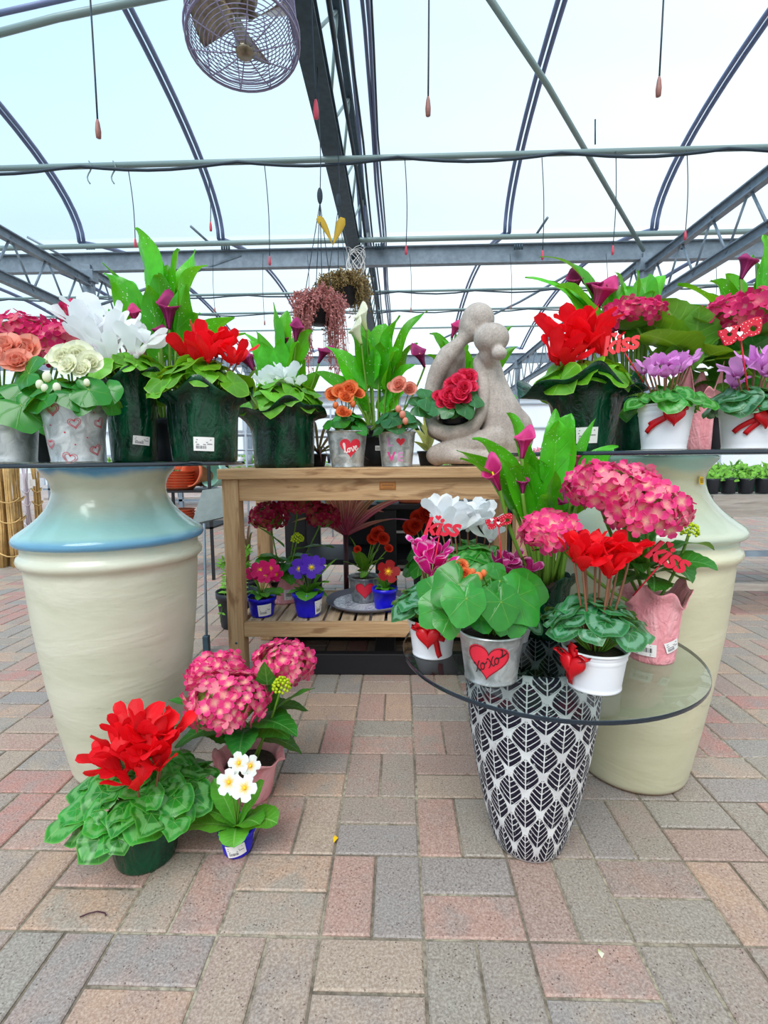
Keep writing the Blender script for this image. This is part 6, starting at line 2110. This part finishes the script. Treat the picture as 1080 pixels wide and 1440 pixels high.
# ================= hanging baskets by the centre beam
def basket(px, py, Y, rw, rh, mat, label, hookpx, drop, ztop):
    c = at(px, py, Y)
    r = thing('hanging_basket', label, 'hanging plant', c)
    mb = MB(); rr = rw * .5
    mb.lathe([(.001, -.09), (rr * .6, -.09), (rr, .02), (rr * 1.04, .03), (rr, .03), (rr * .6, -.05), (.001, -.05)], 32); mb.build('pot', M['dark_pot'], r)
    mb = MB()
    for k in range(700):
        a = U(0, 6.283); e = U(0, 1) ** .7; q = rr * U(.3, 1.0)
        p0 = V((math.cos(a) * q, math.sin(a) * q, .02)); out = rad_dir(a)
        L1 = rw * U(.2, .55)
        e1 = p0 + out * L1 * U(.5, 1.1) + Z * U(-.02, .09)
        e2 = e1 + out * U(-.03, .03) - Z * drop * U(.05, 1) ** 1.4 * (.55 + .45 * math.sin(a * 2 + 1))
        pts = bez(p0, e1 + Z * .05, e2, 6)
        mb.tube(pts, .0016, 3, r=U(0, 1), caps=False)
        for i in range(2, 7):
            p = pts[i]
            for _ in range(2):
                d = V((U(-1, 1), U(-1, 1), U(-1, 1))).normalized() * U(.012, .028)
                sd = d.orthogonal().normalized() * .006
                n = len(mb.v); mb.v += [tuple(p), tuple(p + d * .5 + sd), tuple(p + d), tuple(p + d * .5 - sd)]
                mb.face([n, n + 1, n + 2, n + 3], [(0, 0)] * 4, U(0, 1))
    mb.build('dried_foliage', M[mat], r)
    mb = MB(); hk = at(hookpx[0], hookpx[1], Y) - c
    for k in range(4):
        a = k * PI / 2 + .4; mb.tube([V((math.cos(a) * rr, math.sin(a) * rr, .02)), hk], .0028, 5)
    mb.build('hanger', M['hose'], r)
    mb = MB(); top = V((hk.x, hk.y, ztop - c.z))
    mb.tube([hk, hk.lerp(top, .3) + V((.01, 0, 0)), top], .003, 5); mb.ball(hk + Z * .04, .018, .012, .05, 10, 8); mb.build('hook', M['hose'], r)
basket(448, 436, 3.3, .20, .2, 'pink_dry', 'dried pink trailing plant in the nearer hanging basket', (450, 285), .62, ZC)
basket(482, 412, 3.9, .25, .2, 'tan_dry', 'dried tan trailing plant in the farther hanging basket', (476, 290), .22, ZC)
p = at(463, 322, 3.3)
mb = MB(); L = lambda a, b, d=0: at(a, b, 3.28 + d) - p
ribbon_leaf(mb, bez(L(446, 306), L(455, 310), L(468, 345), 8), .05, 'strapp', X_, fold=0, m=2, r=.5); ribbon_leaf(mb, bez(L(482, 306), L(478, 320), L(468, 345), 8), .06, 'strapp', X_, fold=0, m=2, r=.5)
o = mb.build('yellow_strap', M['yellow_strap'], solid=.001); o.location = p; tag(o, 'loose yellow strap hanging in a V from the basket hooks', 'strap')
p = at(500, 370, 4.4); mb = MB()
for k in range(7):
    pts = []; ph = U(0, 6); s = U(.05, .09)
    for i in range(22):
        a = i * .55 + ph; pts.append(V((s * math.cos(a) * (1 + .2 * math.sin(i)), .03 * math.sin(i * .7), s * 1.7 * math.sin(a * .9 + k))))
    mb.tube(pts, .0022, 4)
o = mb.build('hanging_wire_tangle', M['label']); o.location = p; tag(o, 'tangle of pale wire caught on the centre beam', 'wire')

# ================= farther off, left
def bundle(px, ytop, ybot, Y, w, label, mat, zb=None):
    a = at(px, ytop, Y); b = at(px, ybot, Y); zb = max(0, b.z) if zb is None else zb
    h = a.z - zb
    mb = MB()
    for k in range(26):
        an = U(0, 6.28); q = w * math.sqrt(U(0, 1)) * .5
        x, y = q * math.cos(an), q * math.sin(an)
        sp = .75
        pts = [V((x * 1.15 + U(-.01, .01), y, 0)), V((x * .8, y * .8, h * .35)), V((x * .7, y * .7, h * .7)), V((x * sp * 1.2 + U(-.02, .02), y, h))]
        mb.tube(pts, w * .05 * U(.7, 1.2), 6, r=U(0, 1))
    for zf in (.12, .42, .6):
        mb.tube([V((w * .55 * math.cos(t * .5), w * .55 * math.sin(t * .5), h * zf + .02 * math.sin(t))) for t in range(14)], .006, 5)
    o = mb.build(('hanging_' if zb > 0 else '') + ('cane_bundle' if mat == 'bamboo' else 'cord_bundle'), M[mat]); o.location = (a.x, Y, zb)
    return tag(o, label, 'bundle', 'upright bundles at the far left')
bundle(4, 640, 792, 4.2, .16, 'thick tied bundle of bamboo canes at the left edge', 'bamboo', 0)
bundle(18, 640, 780, 4.35, .11, 'slimmer bamboo bundle just right of the thick one', 'bamboo', 0)
bundle(33, 650, 745, 4.5, .055, 'white knotted cord bundle between the bamboo bundles', 'white_bead', .25)
bundle(48, 648, 745, 4.5, .075, 'tan bamboo bundle with a price tag beside the blue-banded urn', 'bamboo', .25)
p = at(46, 679, 4.4); mb = MB(); mb.box((-.025, -.002, -.03), (.025, .002, .03)); o = mb.build('hanging_price_tag', M['label'], smooth=False); o.location = p; tag(o, 'blank cream price tag hanging on the tan bamboo bundle', 'tag')
cr = thing('cane_rack', 'thin dark rail frame that the hanging bundles are tied to', 'rack', (at(30, 700, 4.62).x, 4.62, 0))
for x in (-.55, .35):
    mb = MB(); mb.tube([V((x, 0, 0)), V((x, 0, 1.05))], .014, 8); mb.build('post', M['steel_dark'], cr)
mb = MB(); mb.tube([V((-.6, -.04, 1.0)), V((.4, -.04, 1.0))], .012, 8); mb.build('rail', M['steel_dark'], cr)
# rack of terracotta saucers and pots behind the left urn
RY = 3.9
rk = thing('pot_rack', 'black rack of terracotta pots seen between urn and bench', 'rack', (at(262, 740, RY).x, RY, 0))
bx = V(rk.location)
x0_, x1_ = at(225, 700, RY).x, at(310, 700, RY).x
zs = [at(270, 735, RY).z - .14, at(270, 702, RY).z - .10, at(300, 685, RY).z]
zs = [at(270, 734, RY).z, at(270, 708, RY).z, at(270, 687, RY).z]
def rkb(name, a, b): mb = MB(); mb.box(V(a) - bx, V(b) - bx); mb.build(name, M['black'], rk, smooth=False)
for x in (x0_, x1_ - .02):
    for y in (RY - .2, RY + .2): rkb('post', (x, y, 0), (x + .02, y + .02, 1.35))
for z in (zs[0] - .03, zs[2] - .02, 1.22): rkb('shelf', (x0_, RY - .2, z), (x1_, RY + .22, z + .015))
def saucer_stack(px, ybase, n, rr, label, z0):
    p = at(px, ybase, RY - .05)
    for k in range(n):
        mb = MB(); mb.lathe([(.001, 0), (rr * .85, 0), (rr, .018), (rr * 1.02, .02), (rr * .97, .02), (rr * .83, .006), (.001, .006)], 32)
        if k == 0: src = mb.build('terracotta_saucer', M['terracotta']); o = src
        else: o = src.copy(); COL.objects.link(o)
        o.location = (p.x, RY - .05, z0 + k * .021)
        tag(o, label, 'saucer', label)
saucer_stack(254, 735, 6, .115, 'terracotta saucer in the lower stack on the black rack', zs[0] - .0145)
saucer_stack(254, 705, 7, .115, 'terracotta saucer in the upper stack on the black rack', zs[2] - .0045)
TP = [(.001, 0), (.07, 0), (.075, .01), (.095, .13), (.105, .13), (.107, .165), (.098, .166), (.09, .13), (.07, .02), (.001, .015)]
for px, py, mt, lab in ((276, 672, 'terracotta', 'terracotta pot lying mouth forward on the black rack'), (304, 672, 'aqua_pot', 'aqua pot lying mouth forward on the black rack')):
    p = at(px, py, RY - .15)
    lathed('terracotta_pot' if mt == 'terracotta' else 'glazed_pot', mt, TP, (p.x, RY + .05, p.z), lab, 'pot', rot=(math.radians(78), 0, math.radians(-25)))
p = at(250, 655, RY)
lathed('terracotta_pot', 'terracotta', [(q * 1.3, z * .9) for q, z in TP], (p.x, RY, 1.236), 'terracotta pot standing on top of the black rack', 'pot')
p = at(248, 668, RY)
lathed('terracotta_pot', 'terracotta', TP, (p.x + .02, RY + .02, zs[2] + .15), 'terracotta pot resting upright on the saucers', 'pot')

# ================= nursery tables farther off
def clump(px_or_x, Y, z, w, d, h, mat, name, label, n=260, cat='plant', rows=None):
    mb = MB()
    for k in range(n):
        p = V((U(-w / 2, w / 2), U(-d / 2, d / 2), U(0, 1) ** .7 * h))
        dd = V((U(-1, 1), U(-1, 1), U(-.2, 1))).normalized() * U(.03, .07) * (1 if h < .3 else 1.6)
        s = dd.orthogonal().normalized() * dd.length * .3
        n0 = len(mb.v); mb.v += [tuple(p), tuple(p + dd * .5 + s), tuple(p + dd), tuple(p + dd * .5 - s)]
        mb.face([n0, n0 + 1, n0 + 2, n0 + 3], [(0, 0)] * 4, U(0, 1))
    for k in range(max(3, n // 30)):
        x, y = U(-w / 2, w / 2), U(-d / 2, d / 2)
        mb.tube([V((x, y, -.02)), V((x, y, h * .8))], .004, 4)
    o = mb.build(name, M[mat]); o.location = (px_or_x, Y, z)
    return tag(o, label, cat)

def table(xa, xb, Y, dep, z, label, mat='wood_grey', group='nursery tables'):
    root = thing('nursery_table', label, 'table', ((xa + xb) / 2, Y, 0), 0, group)
    o0 = V(root.location)
    def bb(name, a, b, m=mat): mb = MB(); mb.box(V(a) - o0, V(b) - o0, r=U(0, 1)); mb.build(name, M[m], root, smooth=False)
    bb('front_board', (xa, Y, z - .12), (xb, Y + .04, z))
    bb('table_top', (xa, Y + .04, z - .03), (xb, Y + dep, z - .005))
    k = 0; x = xa + .1
    while x < xb:
        for yy in (Y + .06, Y + dep - .1): bb('leg', (x, yy, 0), (x + .05, yy + .05, z - .03), 'steel')
        x += 1.1
    bb('rail', (xa, Y + .06, z * .50), (xb, Y + .09, z * .50 + .03), 'steel')
    bb('rail', (xa, Y + .06, z * .22), (xb, Y + .09, z * .22 + .04), 'wood_grey')
    return root
TY = 2.75
tz = at(1040, 696, TY).z
xa = at(1003, 700, TY).x
table(xa, xa + 1.6, TY, .9, tz, 'grey board nursery table at the right, full of seedlings')
# black seedling pots in a row and the trays behind them
potm = MB(); potm.lathe([(.001, 0), (.032, 0), (.034, .004), (.042, .075), (.044, .085), (.040, .085), (.036, .06), (.001, .055)], 20)
src = None
for k in range(9):
    if src is None: o = src = potm.build('seedling_pot', M['dark_pot'])
    else: o = src.copy(); COL.objects.link(o)
    o.location = (xa + .06 + k * .095, TY + .12, tz)
    tag(o, 'black seedling pot in the front row of the right nursery table', 'pot', 'black seedling pots')
clump(xa + .45, TY + .12, tz + .07, .9, .08, .03, 'moss', 'seedlings', 'pale seedlings in the front black pots', 160)['kind'] = 'stuff'
for k in range(3):
    mb = MB(); mb.box((-.2, -.13, 0), (.2, .13, .08)); o = mb.build('seedling_tray', M['green_pot'], smooth=False, bevel=.006); o.location = (xa + .24 + k * .43, TY + .42, tz)
    tag(o, 'dark green seedling tray behind the black pots, ' + ('left', 'middle', 'right')[k] + ' one', 'tray', 'green seedling trays')
    clump(xa + .24 + k * .43, TY + .42, tz + .07, .4, .26, .07, 'moss', 'seedlings', 'light green seedlings filling the ' + ('left', 'middle', 'right')[k] + ' dark green tray', 300)['kind'] = 'stuff'
# distant tables across the house
rT = random.Random(9)
rows_ = [(6.6, -4.2, -1.6, .72, 'moss'), (6.9, -1.2, 1.2, .70, 'far'), (6.9, 1.35, 3.4, .74, 'bloom_far'), (9.5, -7, -3.5, .72, 'moss'), (10.5, -3.0, .4, .72, 'far'), (10.5, 1.2, 5.5, .72, 'moss'), (14, -8, 8, .75, 'far')]
for k, (Y, a, b_, z, kind) in enumerate(rows_):
    nm = ('behind the left urn', 'beyond the bench', 'beyond the right urn with pink flowers', 'at the far left', 'far behind the bench', 'far behind the right urn', 'along the far end of the house')[k]
    table(a, b_, Y, 1.0, z, 'distant plant table ' + nm)
    x = a + .2; i = 0
    while x < b_ - .1:
        s = rT.uniform(.22, .34)
        if kind == 'far':
            if rT.random() < .6:
                c_ = clump(x, Y + .45, z + .0, s, .4, rT.uniform(.12, .26), rT.choice(['moss', 'moss', 'bloom_far']), 'young_plant', 'low young plant on the table ' + nm, 110)
                c_['group'] = 'young plants on the table ' + nm; c_['category'] = 'plant'
        else:
            c_ = clump(x, Y + .4, z, s, .5, rT.uniform(.18, .34), kind, 'young_plant', ('pink flowering' if kind == 'bloom_far' else 'leafy green') + ' young plant on the table ' + nm, 170)
            c_['group'] = 'young plants on the table ' + nm
        x += s + .12
for o in SC.objects:
    if o.name.startswith('young_plant'): pass
# white shelf rack glimpsed between the foil pots and the white end wall
WY = 19.2
mb = MB(); mb.box((-14, WY, 0), (14, WY + .05, ZG + .3)); struct(mb.build('wall_back', M['far_white'], smooth=False), 'white plastic end wall of the greenhouse')
mb = MB(); mb.box((-11.3, -3, 0), (-11.25, WY, ZG)); struct(mb.build('wall_left', M['film'], smooth=False), 'clear film side wall at the left')
mb = MB(); mb.box((11.25, -3, 0), (11.3, WY, ZG)); struct(mb.build('wall_right', M['film'], smooth=False), 'clear film side wall at the right')
for k in range(15):
    x = -14 + 2 * k; mb = MB(); mb.box((x, WY - .06, 0), (x + .06, WY, ZG + .2)); struct(mb.build('trim_mullion', M['far_frame'], smooth=False), 'upright bar of the white end wall, number %d from the left' % (k + 1))
for z in (1.1, 2.0, 2.9): mb = MB(); mb.box((-14, WY - .07, z), (14, WY - .01, z + .05)); struct(mb.build('trim_rail', M['far_frame'], smooth=False), 'crossbar of the white end wall')
for (xc, Y, w_, lab) in ((at(345, 600, 5.2).x, 5.2, .8, 'white wire shelf rack seen between the foil sleeves'), (at(465, 590, 5.8).x, 5.8, 1.0, 'white wire shelf rack seen over the bench middle')):
    rk2 = thing('shelf_rack', lab, 'rack', (xc, Y, 0))
    for dx in (-w_ / 2, 0, w_ / 2):
        for dy in (0, .4): mb = MB(); mb.tube([V((dx, dy, 0)), V((dx, dy, 1.5))], .012, 6); mb.build('post', M['far_frame'], rk2)
    for z in (.5, .86, 1.02, 1.18, 1.42):
        mb = MB()
        for q in range(7): mb.tube([V((-w_ / 2, q * .4 / 6, z)), V((w_ / 2, q * .4 / 6, z))], .006, 5)
        mb.build('wire_shelf', M['far_frame'], rk2)
    for k in range(7):
        hgt = rT.uniform(.07, .14)
        lathed('shelf_pot', rT.choice(['white_metal', 'dark_pot', 'far_frame']), [(.001, 0), (.03, 0), (.04, hgt), (.036, hgt), (.001, hgt * .8)], (xc - w_ / 2 + .1 + k * (w_ - .15) / 7, Y + .15, .867), 'small pot on the ' + lab, 'pot', 'small pots on the ' + lab, seg=14)
